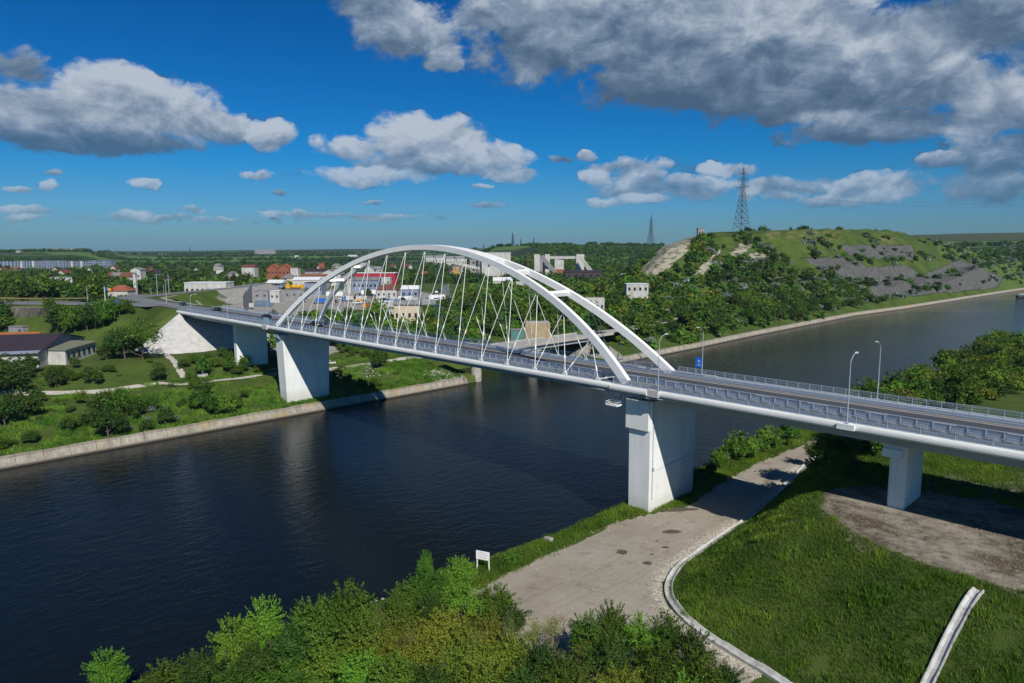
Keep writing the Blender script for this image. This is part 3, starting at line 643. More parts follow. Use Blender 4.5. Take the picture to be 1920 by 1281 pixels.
# girders below
def girder(x0, x1, depth, y0=1.6, y1=15.4):
    bp_(extr([(y0 + .5, DK - .45), (y0, DK - 1.0), (y0 + .35, DK - depth), (y1 - .35, DK - depth), (y1, DK - 1.0), (y1 - .5, DK - .45)], x0, x1), 'girder', Mt['girder'])
girder(XL, -6.5, 2.7); girder(141.0, XR, 2.9)
bp_(extr([(.0, DK - .45), (-.1, DK - 1.9), (1.0, DK - 1.95), (1.2, DK - .9), (15.8, DK - .9), (16, DK - 1.95), (17.1, DK - 1.9), (17, DK - .45)], -8.5, 136), 'girder', Mt['girder'])
mb = MB()
for k in range(35): mb.box((-5 + k * 4.1, 8.5, DK - 1.35), (.35, 14.4, .9))
bp_(mb, 'floor_beam', Mt['girder'])
# approach box girder soffit web detail
for x0, x1 in ((XL, -6.5), (141, XR)):
    bp_(MB().box(((x0 + x1) / 2, 1.75, DK - 1.02), (x1 - x0, .5, .12)), 'girder_flange', Mt['girder'])
# arch ribs
S0, S1, AT0, AW, AR, LEAN = -9.4614, 132.5871, .8727, 17.0138, 25.7076, 6.4897
def zz0(m): return (1 - m**2) * (1 + .0813 * m**2 + .1837 * m**4 - .0539 * m**6)
def arch_pt(m, far=False):
    s = (S0 + S1) / 2 + m * (S1 - S0) / 2; z = AR * zz0(m); t = AT0 + LEAN * zz0(m) * (1 + .0931 * m**2)
    return s, (AW - t if far else t), z
def arch_sec(m, far, wid=1.0):
    s, t, z = arch_pt(m, far); e = 1e-3
    s2, t2, z2 = arch_pt(m + e, far); s1, t1, z1 = arch_pt(m - e, far)
    tx, tz = s2 - s1, z2 - z1; L = math.hypot(tx, tz); nx, nz = -tz / L, tx / L
    dd = 1.2862 + .3215 * m * m
    inner = 1 if not far else -1
    # near the crown the two ribs grow together
    ext = .0
    if abs(m) < .40: ext = max(0, (abs(AW / 2 - t) - wid / 2) )
    elif abs(m) < .43: ext = max(0, (abs(AW / 2 - t) - wid / 2)) * .0
    y0, y1 = t - wid / 2, t + wid / 2
    if inner > 0: y1 += ext - .001
    else: y0 -= ext - .001
    lean_z = .0
    return [(s + nx * a * dd / 2, y, DK + z + nz * a * dd / 2) for a, y in ((-1, y0), (-1, y1), (1, y1), (1, y0))]
ribs = []
for far in (False, True):
    ms = sorted(set(list(np.linspace(-1, 1, 97)) + [-.401, .401]))
    mb = MB().loft([arch_sec(m, far) for m in ms])
    ribs.append(bp_(mb, 'arch_rib', Mt['white']))
# cross beams between the ribs
def cross(m, h=.85, w=1.15):
    s, t, z = arch_pt(m); mb = MB(); z += DK
    sl = (arch_pt(m + .01)[2] - arch_pt(m - .01)[2]) / (arch_pt(m + .01)[0] - arch_pt(m - .01)[0]); L = math.hypot(1, sl)
    tx, tz = 1 / L, sl / L; nx, nz = -tz, tx; ring = []
    y0, y1 = t + .45, AW - t - .45; rows = []
    for y, k in ((y0, 1.2), (y0 + .8, 1), (y1 - .8, 1), (y1, 1.2)):
        rows.append([(s + tx * a * w * k / 2 + nx * b * h / 2, y, z + tz * a * w * k / 2 + nz * b * h / 2) for a, b in ((-1, -1), (1, -1), (1, 1), (-1, 1))])
    bp_(mb.loft(rows), 'cross_beam', Mt['white'])
for m in (.50, .66, -.50, -.66): cross(m)
# hangers
def hanger(x0, m_top, far):
    s, t, z = arch_pt(m_top, far)
    y0 = 0.0 if not far else 17.0
    a = Vector((x0, y0, DK + .15)); b = Vector((s, t, DK + z - .6)); L = (b - a).length
    mb = MB(); mb.cyl(a, b, .062, .062, 6)
    mb.cyl(a, a + (b - a).normalized() * min(1.2, L * .3), .13, .09, 6)
    c = a + (b - a) * (.26 if L > 6 else .35); dv = (b - a).normalized(); l2 = min(.75, L * .12)
    mb.cyl(c - dv * l2, c, .07, .18, 6, False).cyl(c, c + dv * l2, .18, .07, 6, False)
    mb.cyl(b - dv * min(1.0, L * .2), b, .07, .17, 6)
    bp_(mb, 'hanger', Mt['cable'])
mid_s = (S0 + S1) / 2; hl_ = (S1 - S0) / 2
for far in (False, True):
    for k in range(16):
        off = SP * (15 - 2 * 0) * 0
        xk = k * SP
        for j in (k, k + 1):
            st = (j - .5) * SP
            m_ = (st - mid_s) / hl_
            if abs(m_) < .985: hanger(xk, m_, far)
        mb = MB().box((xk, 0.0 if not far else 17.0, DK + .12), (.9, .35, .5)); bp_(mb, 'hanger_anchor', Mt['cable'])
# hanger sockets on the rib underside
for far in (False, True):
    for j in range(17):
        m_ = ((j - .5) * SP - mid_s) / hl_
        if abs(m_) > .97: continue
        s, t, z = arch_pt(m_, far); bp_(MB().cyl((s, t, DK + z - 1.15), (s, t, DK + z - .4), .22, .34, 8), 'hanger_socket', Mt['cable'])
# railings -------------------------------------------------
def railing(y, x0, x1, dense, name='railing', post=2.05, hh=1.15):
    mb = MB(); x = x0
    mb.box(((x0 + x1) / 2, y, DK + hh), (x1 - x0, .08, .07)); mb.box(((x0 + x1) / 2, y, DK + .16), (x1 - x0, .05, .05))
    if dense: mb.box(((x0 + x1) / 2, y, DK + .95), (x1 - x0, .05, .05)).box(((x0 + x1) / 2, y, DK + .6), (x1 - x0, .04, .04))
    while x <= x1:
        mb.box((x, y, DK + hh / 2), (.09, .09, hh)); x += post
    x = x0
    while x <= x1: mb.box((x, y, DK + .55), (.022, .022, .8)); x += dense or .6
    bp_(mb, name, Mt['rail'])
railing(T0 + .45, XL, 128.0, .45, post=4.2); railing(T0 + .25, 131, 139.2, .16); railing(T0 + .35, 141.3, XR, .22, post=4.1)
railing(T1 - .45, XL, 131.0, .45, post=4.2); railing(T1 - .35, 133, XR, .22, post=2.05)
def guard(y, s, x0, x1, rails=(.45, .72), top=.98, pst=2.05, name='guard_rail', big=True):
    mb = MB(); xc = (x0 + x1) / 2; L = x1 - x0
    for z in rails: mb.box((xc, y + s * .12, DK + z), (L, .06, .17)); mb.box((xc, y + s * .09, DK + z + .055), (L, .10, .03))
    if top: mb.box((xc, y, DK + top), (L, .11, .11))
    x = x0
    while x <= x1: mb.box((x, y, DK + (top or rails[-1]) / 2), (.12, .14, top or rails[-1] + .1)); x += pst
    bp_(mb, name, Mt['rail'])
guard(2.75, 1, XL, XR, (.40, .68, .95), 1.28); guard(13.15, -1, XL, XR, (.45, .75), 1.02)
# lattice back panels on the right approach between walkway and road
x = 142
while x < XR:
    mb = MB()
    for z in (.25, .45, .65, .85): mb.box((x + .75, 2.45, DK + z), (1.25, .03, .035))
    for k in range(6): mb.box((x + .2 + k * .22, 2.45, DK + .55), (.03, .03, .75))
    bp_(mb, 'lattice_panel', Mt['rail']); x += 2.05
# thin drip brackets and service pipe below the edge beam
mb = MB()
for k in range(86): mb.box((XL + 2 + k * 4.1, T0 + .5, DK - 1.2), (.08, .3, .28))
bp_(mb, 'drain_spout', Mt['girder'])
bp_(MB().tube([(122, T0 + .4, DK - 1.5), (133, T0 - .2, DK - 1.5), (139, T0 - .35, DK - 1.45), (145, T0 + .6, DK - 1.3)], .12), 'service_pipe', Mt['rail'])
# piers
def pier(x, w, y0, y1, ztop, zbot, flare=0.0, cap=None):
    pr = empty('pier', (x, (y0 + y1) / 2, 0)); pr.parent = bridge; pr.matrix_parent_inverse = Matrix.Translation((-62, -8.5, 0))
    cy = (y0 + y1) / 2; hy = (y1 - y0) / 2; rows = []
    for z, k in ((zbot, 0), (ztop, 1)):
        fy_ = hy + flare * k; fx_ = w / 2 + flare * .25 * k; c = .25
        rows.append([(-fx_ + c, -fy_, z), (fx_ - c, -fy_, z), (fx_, -fy_ + c, z), (fx_, fy_ - c, z), (fx_ - c, fy_, z), (-fx_ + c, fy_, z), (-fx_, fy_ - c, z), (-fx_, -fy_ + c, z)])
    s_ = MB().loft(rows).build('shaft', Mt['pier'], pr)
    if cap: cap(pr, hy)
    return pr
def cap_main(pr, hy):
    mb = MB(); mb.box((-.25, -hy - .25, DK - 5.4), (5.0, 1.0, 5.6))
    mb.build('bearing_block', Mt['pier'], pr)
    mb = MB()
    for y in (-hy + .8, hy - .8):
        for x in (-1.4, 1.4): mb.box((x, y, DK - 2.45), (1.0, 1.0, .9))
    mb.box((-.2, -hy + 1.2, DK - 2.2), (1.2, 3.0, .5))
    mb.build('bearing', Mt['girder'], pr)
pN = pier(135.8, 5.0, .8, 16.2, DK - 2.7, 2.0, .25, cap_main)
def cap_left(pr, hy):
    MB().loft([[(x, -hy - .9, DK - 4.4), (x, -hy - 1.7, DK - 3.6), (x, -hy - 1.7, DK - 2.4), (x, -hy + .4, DK - 2.4), (x, -hy + .4, DK - 4.4)] for x in (-2.4, 1.2)]).build('corbel', Mt['girder'], pr)
pL = pier(-7.0, 5.0, .8, 16.2, DK - 2.7, 1.0, .9, cap_left)
def cap_small(pr, hy):
    MB().loft([[(-1.3, y, DK - 3.7), (1.3, y, DK - 3.7), (1.5, y, DK - 3.0), (-1.5, y, DK - 3.0)] for y in (-hy - 1.9, hy + 1.9)]).build('pier_cap', Mt['pier'], pr)
    MB().box((-.3, -hy - 1.7, DK - 4.2), (2.6, 1.0, 1.2)).build('end_block', Mt['pier'], pr)
    for y in (-hy, hy): MB().box((0, y, DK - 2.95), (1.2, 1.2, .6)).build('bearing', Mt['girder'], pr)
pier(178.4, 2.3, 4.3, 12.9, DK - 3.4, 11.0, .05, cap_small); pier(218.0, 2.3, 4.3, 12.9, DK - 3.4, 10.0, .05, cap_small)
pier(-48.5, 2.6, 2.6, 14.6, DK - 2.9, 8.0, .1, None)
# down pipe on the near pier
o = MB().tube([(2.62, -7.2, DK - 3), (2.62, -7.2, 7.5)], .07).box((2.7, -7.2, 13.4), (.35, .3, .6)).tube([(2.6, -7.2, 12.9), (2.6, 7.2, 13.4)], .04).build('down_pipe', Mt['rail'], pN)
# left abutment: wall and concrete slope cones
bp_(MB().box((-95.5, 8.5, 20), (3.2, 19.0, 17.2)), 'abutment', Mt['conc'])
def cone(cx, cy, r, zt, zb, a0, a1, name='abutment_cone', mt=None):
    n = 24; vs = [(cx, cy, zt)]
    for k in range(n + 1):
        ad = a0 + (a1 - a0) * k / n; a = math.radians(ad); rr = r * (1 - .5 * sm(abs(ad), 60, 150)) if abs(ad) > 40 else r; rr = float(rr); vs.append((cx + rr * math.cos(a), cy + rr * math.sin(a), zb))
    vs.append((cx, cy, zb)); fs = [(0, k + 1, k + 2) for k in range(n)] + [(0, n + 1, n + 2), (0, n + 2, 1)]
    return bp_(MB().add(vs, fs), name, mt or Mt['concwhite'])
cone(-93.5, -1.2, 22, DK - .6, 13.6, -178, 2)
sl = MB().add([(-94, -1.2, DK - 2.4), (-94, 18.2, DK - 2.4), (-72, 18.2, 13.6), (-72, -1.2, 13.6), (-94, -1.2, 13.6), (-94, 18.2, 13.6)], [(0, 1, 2, 3), (0, 3, 4), (1, 5, 2)])
bp_(sl, 'slope_paving', Mt['concwhite'])
cone(-93.5, 18.2, 22, DK - .6, 13.6, -2, 100)
# inspection basket hung left of the near pier
bk = empty('inspection_basket', (131.4, -1.5, DK - 4.0)); bk.scale = (.78, .78, .78); bk.parent = bridge; bk.matrix_parent_inverse = Matrix.Translation((-62, -8.5, 0))
mb = MB()
mb.box((0, 0, 0), (3.2, 2.2, .1))
for z in (.35, .95):
    for y in (-1.1, 1.1): mb.box((0, y, z), (3.2, .06, .09))
    for x in (-1.6, 1.6): mb.box((x, 0, z), (.06, 2.2, .09))
for x in (-1.6, -.5, .5, 1.6):
    for y in (-1.1, 1.1): mb.box((x, y, .5), (.07, .07, 1.0))
mb.box((0, -1.1, .2), (3.2, .05, .4)); mb.box((1.6, 0, .2), (.05, 2.2, .4))
mb.build('cage', Mt['white'], bk)
MB().beam((-1.4, .9, .9), (-.9, 2.2, 3.0), .16, .16).beam((1.4, .9, .9), (1.6, 2.2, 3.0), .16, .16).beam((-.2, .9, .1), (-.2, 2.2, 3.0), .3, .3).build('hanger_strut', Mt['rail'], bk)
# light blue glass notice panel at the left springing
o = MB().box((-13.4, T0 + .3, DK + 1.75), (3.6, .08, 1.9)).box((-13.4, T0 + .34, DK + .4), (3.2, .06, .8)).build('notice_panel', mat('pale_blue_panel', (.30, .46, .62), .3)); tag(o, 'pale blue panel on the bridge railing just left of the arch foot', 'panel')

# ------------------------------------------------------------------ lamps, posts, signs
def lamp(x, y, z, s, h=10.0, label=None, group=None, rz=None, nm='street_lamp'):
    root = empty(nm, (x, y, z), math.pi / 2 * s if rz is None else rz, label, 'street lamp', group)
    MB().cyl((0, 0, 0), (0, 0, h * .86), .10, .06, 8).box((0, 0, .05), (.5, .5, .1)).build('pole', Mt['rail'], root)
    pts = [(0, 0, h * .86)] + [(1.9 * math.sin(a) ** 1.6 * .55, 0, h * .86 + 1.15 * math.sin(a) * 1.0) for a in np.linspace(.2, 1.25, 6)] + [(1.9, 0, h * .985)]
    MB().tube(pts, .055).build('arm', Mt['rail'], root)
    MB().loft([[(1.8, -.12, h * .985 - .05), (1.8, .12, h * .985 - .05), (1.8, .12, h * .985 + .07), (1.8, -.12, h * .985 + .07)],
               [(2.2, -.19, h * .985 - .02), (2.2, .19, h * .985 - .02), (2.2, .19, h * .985 + .14), (2.2, -.19, h * .985 + .14)],
               [(2.65, -.10, h * .985 + .05), (2.65, .10, h * .985 + .05), (2.65, .10, h * .985 + .13), (2.65, -.10, h * .985 + .13)]]).build('lamp_head', Mt['lampw'], root)
    return root
LG = 'street lamps along the bridge and its approaches'
lamp(173.0, T0 - .1, DK, 1, 10.2, 'tall street lamp on the near edge of the bridge above the small right pier', LG)
lamp(141.0, T0, DK, 1, 10.2, 'street lamp standing right beside the right foot of the near arch rib', LG)
lamp(170.6, 18.9, DK, -1, 10.0, 'street lamp on the far edge of the bridge in front of the right-hand woods', LG)
lamp(137.9, 18.9, DK, -1, 9.8, 'street lamp behind the blue road sign on the far edge of the bridge', LG)
lamp(-44.0, T0, DK, 1, 7.6, 'street lamp on the near railing between arch foot and left abutment', LG)
lamp(-80.0, T0, DK, 1, 7.6, 'street lamp on the near railing above the white abutment cone', LG)
lamp(-55.0, 18.9, DK, -1, 9.0, 'street lamp on the far railing in front of the grey noise barrier', LG)
lamp(-86.0, 18.9, DK, -1, 9.4, 'street lamp on the far railing opposite the white abutment cone', LG)
for s_ in (173.0, 141.0):
    pass
bp_(MB().box((173, T0 - .25, DK - .45), (2.4, .9, .8)), 'lamp_bracket', Mt['fascia'])
# blue sign on the far pole
sg = empty('road_sign', (137.3, 18.5, DK + 1.5), 0, 'blue rectangular road sign fixed to the far railing beside a lamp post', 'road sign')
MB().box((0, 0, .95), (1.55, .08, 2.0)).build('panel', Mt['blue'], sg)
mk = MB().box((.1, -.06, 1.35), (.5, .03, .14)).box((.1, -.06, 1.02), (.5, .03, .14)).box((.15, -.06, .42), (.9, .03, .12)).build('sign_marking', paint, sg)
MB().box((-.7, .12, -.3), (.09, .09, 2.6)).box((.7, .12, -.3), (.09, .09, 2.6)).build('post', Mt['rail'], sg)
# information board on the near bank
bx, by, bz = hit(906, 1072)
sgn = empty('information_board', (bx, by, bz - .2), math.radians(22), 'white information board on two posts between the dirt lot and the water', 'sign')
for x in (-1.0, 1.0): MB().box((x, 0, 1.6), (.14, .14, 3.4)).build('post', Mt['white'], sgn)
MB().box((0, -.1, 2.75), (2.25, .06, 1.35)).build('panel', Mt['white'], sgn)
mb = MB()
for k, w_ in enumerate((1.3, 1.7, 1.6, 1.1)): mb.box((0, -.14, 3.2 - k * .28), (w_, .012, .06))
mb.build('lettering', mat('grey_print', (.30, .32, .36), .7), sgn)
mb = MB()

# ------------------------------------------------------------------ cars on the left approach
def car(x, y, z, rz, paintm, label, sc=1.0, grp='cars on and beside the bridge'):
    r = empty('car', (x, y, z), rz, label, 'car', grp); r.scale = (sc, sc, sc)
    prof = [(-2.15, .35), (-2.2, .75), (-1.9, .92), (-1.0, .98), (1.2, .95), (2.05, .78), (2.15, .5), (2.1, .32)]
    MB().loft([[(px_, yy * (1 if i in (1, 2) else .93), pz_) for px_, pz_ in prof] for i, yy in enumerate((-.88, -.88, .88, .88))]).build('body', paintm, r)
    MB().loft([[(-1.75, -.74, .93), (-1.75, .74, .93), (1.05, .74, .93), (1.05, -.74, .93)], [(-1.35, -.62, 1.42), (-1.35, .62, 1.42), (.35, .62, 1.42), (.35, -.62, 1.42)]]).build('window', Mt['glass'], r)
    MB().box((-.5, 0, 1.44), (1.75, 1.26, .06)).build('roof', paintm, r)
    for cx in (-1.35, 1.35):
        for cy in (-.8, .8):
            w = MB().cyl((cx, cy - .11, .33), (cx, cy + .11, .33), .33, .33, 12).build('wheel', Mt['tyre'], r)
            MB().cyl((cx, cy - .12, .33), (cx, cy + .12, .33), .18, .18, 8).build('rim', Mt['rail'], w)
    for cy in (-.62, .62): MB().box((2.08, cy, .66), (.1, .34, .14)).build('headlight', Mt['lampw'], r)
    return r
def on_deck(u, v, y):  # carriageway point in photo column u at lane y
    best = None
    D = pix_dir(u, v); lo, hi = -400, 300
    xs = np.linspace(-230, 240, 941)
    X = (xs - CS) * DX + (y - CTT) * (-DY); Y = (xs - CS) * DY + (y - CTT) * DX
    pu = 960 + F * X / (Y * CT + (HC - DK) * ST)
    return float(xs[np.argmin(abs(pu - u))])
for u, v, y, pm, lb in ((343, 576, 10.2, 'carblue', 'dark blue car farthest up the left bridge approach'), (408, 582, 10.2, 'carblack', 'black car on the left approach between two lamp posts'),
                     (500, 594, 10.2, 'carblack', 'black car on the bridge just left of the arch foot'), (594, 606, 9.6, 'carblack', 'black off-road car behind the left part of the near arch')):
    car(on_deck(u, v, y), y, DK, math.pi if u < 550 else 0, Mt[pm], lb, 1.12 if u < 550 else 1.2)
cx_, cy_, cz_ = hit(612, 686)
car(cx_ - 2, cy_ + 3, cz_ + .1, 1.0, Mt['carwhite'], 'white car half hidden behind the left bridge pier')

# ------------------------------------------------------------------ drainage channels beside the dirt road
def channel(name, pl, w, lab, lift=.12, hfun=None):
    pts = []
    for a, b in zip(pl[:-1], pl[1:]):
        n = max(2, int(math.hypot(b[0] - a[0], b[1] - a[1]) / 1.0))
        for i in range(n): pts.append((a[0] + (b[0] - a[0]) * i / n, a[1] + (b[1] - a[1]) * i / n))
    pts.append(pl[-1]); rows = []; n = len(pts)
    # smooth the path
    P_ = np.array(pts)
    for _ in range(6): P_[1:-1] = (P_[:-2] + 2 * P_[1:-1] + P_[2:]) / 4
    for i in range(n):
        tg = P_[min(i + 1, n - 1)] - P_[max(i - 1, 0)]; tg = tg / np.hypot(*tg); nn_ = np.array([-tg[1], tg[0]]); row = []
        zc = hz(*P_[i])
        for o, dz in ((-.5, -.3), (-.5, .22), (-.38, .22), (-.15, -.02), (.15, -.02), (.38, .26), (.5, .26), (.5, -.3)):
            dz += .025 * ((i * 7919) % 5 - 2) * (1 if abs(o) > .2 else 0)
            p = P_[i] + nn_ * o * w; row.append((p[0], p[1], zc * .5 + hz(*p) * .5 + dz + lift))
        rows.append(row)
    return tag(MB().loft(rows).build(name, Mt['drain']), lab, 'drain')
channel('drainage_channel', [(146.2,75),(147.3, 51), (149.7, 36), (152.8, 13), (153.5, -4), (154.3, -14.5), (155.9, -20.6), (159, -25), (164.2, -28.4), (169, -29.4), (176, -31), (188, -34.5), (205, -41)], 1.15, 'curved pale concrete drainage channel between the dirt road and the grassy mound')
channel('drainage_channel', [hit(*p)[:2] for p in ((1834, 1114), (1722, 1320))], 1.15, 'straight concrete drainage channel running down the grass slope at the lower right')
# pale stones along the channel and scattered rubble
ston = mat('limestone', (.60, .56, .46), .95, var=.3, vscale=5)
def rocks(name, pts, smin, smax, mt, kindlab=None):
    vs = []; fs = []
    base = np.array([(1, 0, 0), (0, 1, 0), (-1, 0, 0), (0, -1, 0), (0, 0, 1), (0, 0, -1)], float)
    tri = np.array([(0, 1, 4), (1, 2, 4), (2, 3, 4), (3, 0, 4), (1, 0, 5), (2, 1, 5), (3, 2, 5), (0, 3, 5)])
    P_ = np.array(pts); n = len(P_); s_ = rng.uniform(smin, smax, (n, 1, 1)) * rng.uniform(.6, 1.3, (n, 6, 3)) * np.array([1, 1, .7])
    a = rng.uniform(0, 6.28, n); R_ = np.zeros((n, 3, 3)); R_[:, 0, 0] = np.cos(a); R_[:, 0, 1] = -np.sin(a); R_[:, 1, 0] = np.sin(a); R_[:, 1, 1] = np.cos(a); R_[:, 2, 2] = 1
    V = np.einsum('nij,nkj->nki', R_, base[None] * s_); z = hgt(P_[:, 0], P_[:, 1])
    V += np.concatenate([P_, z[:, None]], 1)[:, None, :]
    Fc = (tri[None] + (np.arange(n) * 6)[:, None, None]).reshape(-1, 3)
    o = bpy.data.objects.new(name, fastmesh(name, V.reshape(-1, 3), Fc, mt)); C.objects.link(o); return tag(o, kind='stuff')
pl = [(147.3, 51), (149.7, 36), (152.8, 13), (153.5, -4), (154.3, -14.5), (155.9, -20.6), (159, -25), (164.2, -28.4), (176, -31)]
pts = []
for a, b in zip(pl[:-1], pl[1:]):
    L = math.hypot(b[0] - a[0], b[1] - a[1])
    for _ in range(int(L * 55)):
        t_ = random.random(); d_ = abs(random.gauss(0, .9)) + .75; nx, ny = -(b[1] - a[1]) / L, (b[0] - a[0]) / L
        sg_ = -1 if nx > 0 else 1
        sd2 = sg_ if True else -sg_
        pts.append((a[0] + (b[0] - a[0]) * t_ + nx * d_ * sd2, a[1] + (b[1] - a[1]) * t_ + ny * d_ * sd2))
pts = [p for p in pts if p[0] < np.interp(p[1], [-31, -28.6, -25, -20.6, -14.5, -4, 13, 36, 51], [176, 164.2, 159, 155.9, 154.3, 153.5, 152.8, 149.7, 147.3]) - .4 or p[1] < -22]
rocks('gravel', pts, .04, .13, ston)
pts = []
while len(pts) < 1100:
    x, y = random.gauss(192, 13), random.gauss(2, 13)
    if (np.hypot((x - 192) / 20, (y - 2) / 14) < 1) or np.hypot((x - 178) / 9, (y - 3) / 9) < 1: pts.append((x, y))
while len(pts) < 1600:
    x, y = random.uniform(165, 235), random.uniform(12, 70); pts.append((x, y))
rocks('rubble', pts, .03, .16, mat('earth_stone', (.30, .28, .24), .95, var=.4, vscale=2))
pts = [(random.uniform(134, 141), random.uniform(-32, 5)) for _ in range(140)]
rocks('rubble', pts, .05, .2, Mt['stone'])
pts = [(edgeR(y) + random.uniform(-.5, 2.5), y) for y in np.arange(-60, 60, .35)]
rocks('rubble', pts, .15, .45, Mt['conc'])
pts = [(random.uniform(-14, 1), random.uniform(60, 76)) for _ in range(500)] + [(random.uniform(-30, -16), random.uniform(18, 50)) for _ in range(260)]
rocks('rubble', pts, .15, .5, Mt['stone'])
# single stone block and dark damp patches on the lot
x, y, z = hit(1028, 1016)
tag(MB().loft([[(-.8, -.5, -.3), (.8, -.5, -.3), (.8, .5, -.3), (-.8, .5, -.3)], [(-.7, -.45, .6), (.65, -.4, .75), (.7, .45, .7), (-.75, .4, .55)]]).build('stone_block', Mt['stone'], loc=(x, y, z)), 'single pale stone block lying on the grass verge beside the dirt lot', 'stone block')
damp = mat('damp_earth', (.10, .08, .06), .9, var=.3, vscale=2)
for (u, v, ru, rv) in ((1262, 958, 4.2, 1.0), (1260, 999, 1.6, .8), (1166, 1038, .9, .8), (1248, 1031, .6, .4), (1214, 1059, .75, .6), (1222, 1040, .35, .25), (1232, 1018, .35, .2), (1385, 978, .5, .35)):
    x, y, z = hit(u, v); n_ = 26; vs = [(0, 0, .0)]
    for k in range(n_):
        a = 2 * math.pi * k / n_; r_ = 1 + .35 * (random.random() - .5); vs.append((math.cos(a) * ru * r_, math.sin(a) * rv * r_, 0))
    vs = [(vx * DX + vy * DY, -vx * DY * 1 + vy * DX, 0) for vx, vy, _ in vs]
    vs = [(vx, vy, hz(x + vx, y + vy) - z + .05) for vx, vy, _ in vs]
    o = MB().add(vs, [(0, k + 1, (k + 1) % n_ + 1) for k in range(n_)]).build('damp_patch', damp, loc=(x, y, z)); tag(o, kind='stuff')

# ------------------------------------------------------------------ foliage meshes
def crown_pts(n, rx, rz, lumps, seed, core=.25, flat=0.0, zbase=0.0):
    r = np.random.default_rng(seed)
    L = r.normal(size=(lumps, 3)); L /= np.linalg.norm(L, axis=1)[:, None]; L[:, 2] = np.abs(L[:, 2]) * 1.15 - .35
    L *= r.uniform(.35, .82, (lumps, 1)); lr = r.uniform(.26, .52, lumps)
    k = r.integers(0, lumps, n); D = r.normal(size=(n, 3)); D /= np.linalg.norm(D, axis=1)[:, None]
    rad = lr[k] * (r.uniform(0, 1, n) ** .38) * r.uniform(.8, 1.12, n)
    p = L[k] + D * rad[:, None]
    m_ = n // 9; ns_p = 34; a_ = r.uniform(0, 6.28, ns_p); el_ = r.uniform(.1, 1.5, ns_p); base_d = np.stack([np.cos(a_) * np.cos(el_), np.sin(a_) * np.cos(el_), np.sin(el_)], 1)
    ks = r.integers(0, ns_p, m_); tt_ = r.uniform(.75, 1.0 + .22 * r.uniform(.3, 1, ns_p)[ks]); p[:m_] = base_d[ks] * tt_[:, None] * np.array([1, 1, .95]) + np.array([0, 0, .12]) + r.normal(0, .022, (m_, 3)); rad[:m_] = lr[k[:m_]]
    p[:, 2] *= .95
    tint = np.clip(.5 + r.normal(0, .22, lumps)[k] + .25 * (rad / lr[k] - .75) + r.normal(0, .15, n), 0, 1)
    return p * np.array([rx, rx, rz]) + np.array([0, 0, zbase]), D, tint
def leaf_mesh(name, P_, D, tint, size, material, seed, asp=.55):
    r = np.random.default_rng(seed); n = len(P_)
    nrm = D * .75 + r.normal(0, .6, (n, 3)) + np.array([0, 0, .35]); nrm /= np.linalg.norm(nrm, axis=1)[:, None]
    a = np.cross(nrm, r.normal(size=(n, 3))); a /= np.linalg.norm(a, axis=1)[:, None]; b = np.cross(nrm, a)
    s_ = size * r.uniform(.6, 1.3, (n, 1))
    A_ = a * s_; B_ = b * s_ * asp
    q = np.stack([P_ - A_, P_ - B_ * .9 + nrm * s_ * .12, P_ + A_, P_ + B_], 1).reshape(-1, 3)
    f = np.arange(n * 4).reshape(-1, 4)
    return fastmesh(name, q, f, material, {'tint': np.repeat(tint, 4)})
def trunk_mesh(name, h, r0, seed, branches=5, spread=1.5, material=None, n=7):
    r = random.Random(seed); mb = MB(); p = Vector((0, 0, -.5)); rad = r0; pts = [p.copy()]
    for i in range(4):
        q = p + Vector((r.uniform(-.12, .12) * h * .3, r.uniform(-.12, .12) * h * .3, h * .28)); mb.cyl(p, q, rad, rad * .78, n); rad *= .78; p = q; pts.append(p.copy())
    for k in range(branches):
        a = r.uniform(0, 6.28); s = pts[r.randint(1, 3)]; e = s + Vector((math.cos(a) * spread * r.uniform(.5, 1), math.sin(a) * spread * r.uniform(.5, 1), h * r.uniform(.18, .45)))
        m_ = (s + e) / 2 + Vector((0, 0, -.1 * spread)); mb.cyl(s, m_, r0 * .42, r0 * .28, 5); mb.cyl(m_, e, r0 * .28, r0 * .1, 5)
        for j in range(2):
            a2 = a + r.uniform(-1, 1); e2 = m_ + Vector((math.cos(a2), math.sin(a2), r.uniform(.5, 1.1))) * spread * .45; mb.cyl(m_, e2, r0 * .2, r0 * .06, 4)
    o = mb.build(name, material or Mt['bark']); me = o.data; bpy.data.objects.remove(o); return me
protos = {}
def proto(key, n, rx, rz, lumps, size, material, th, tr, seed, zb, single=False, spread=None, asp=.55):
    P_, D, ti = crown_pts(n, rx, rz, lumps, seed, zbase=zb)
    cm = leaf_mesh('crown', P_, D, ti, size, material, seed + 50, asp); tmh = trunk_mesh('trunk', th, tr, seed, spread=spread or rx * .6)
    protos[key] = (cm, tmh)
# unit plants about 1 high-scale: sizes in metres, scaled per copy
for i in range(4): proto(('near', i), 9500, 3.0, 2.6, 20, .12, Mt[['leaf', 'leafbright', 'leaf', 'leafdark'][i]], 3.2, .16, 100 + i, 2.7)
for i in range(3): proto(('nyel', i), 9000, 3.0, 2.2, 24, .10, Mt['leafyel'], 2.6, .14, 130 + i, 2.3)
for i in range(4): proto(('mid', i), 2200, 3.0, 2.7, 13, .27, Mt[['leaf', 'leafdark', 'leaf', 'leafbright'][i]], 3.2, .18, 160 + i, 2.9)
for i in range(2): proto(('myel', i), 2600, 3.0, 2.4, 16, .24, Mt['leafyel'], 2.8, .15, 180 + i, 2.4)
for i in range(4): proto(('far', i), 700, 3.0, 2.9, 10, .50, Mt[['leaf', 'leafdark', 'leafdark', 'leaf'][i]], 3.0, .22, 200 + i, 3.0)
for i in range(2): proto(('sil', i), 900, 3.0, 2.5, 12, .36, Mt['leafsil'], 2.5, .18, 220 + i, 2.5)
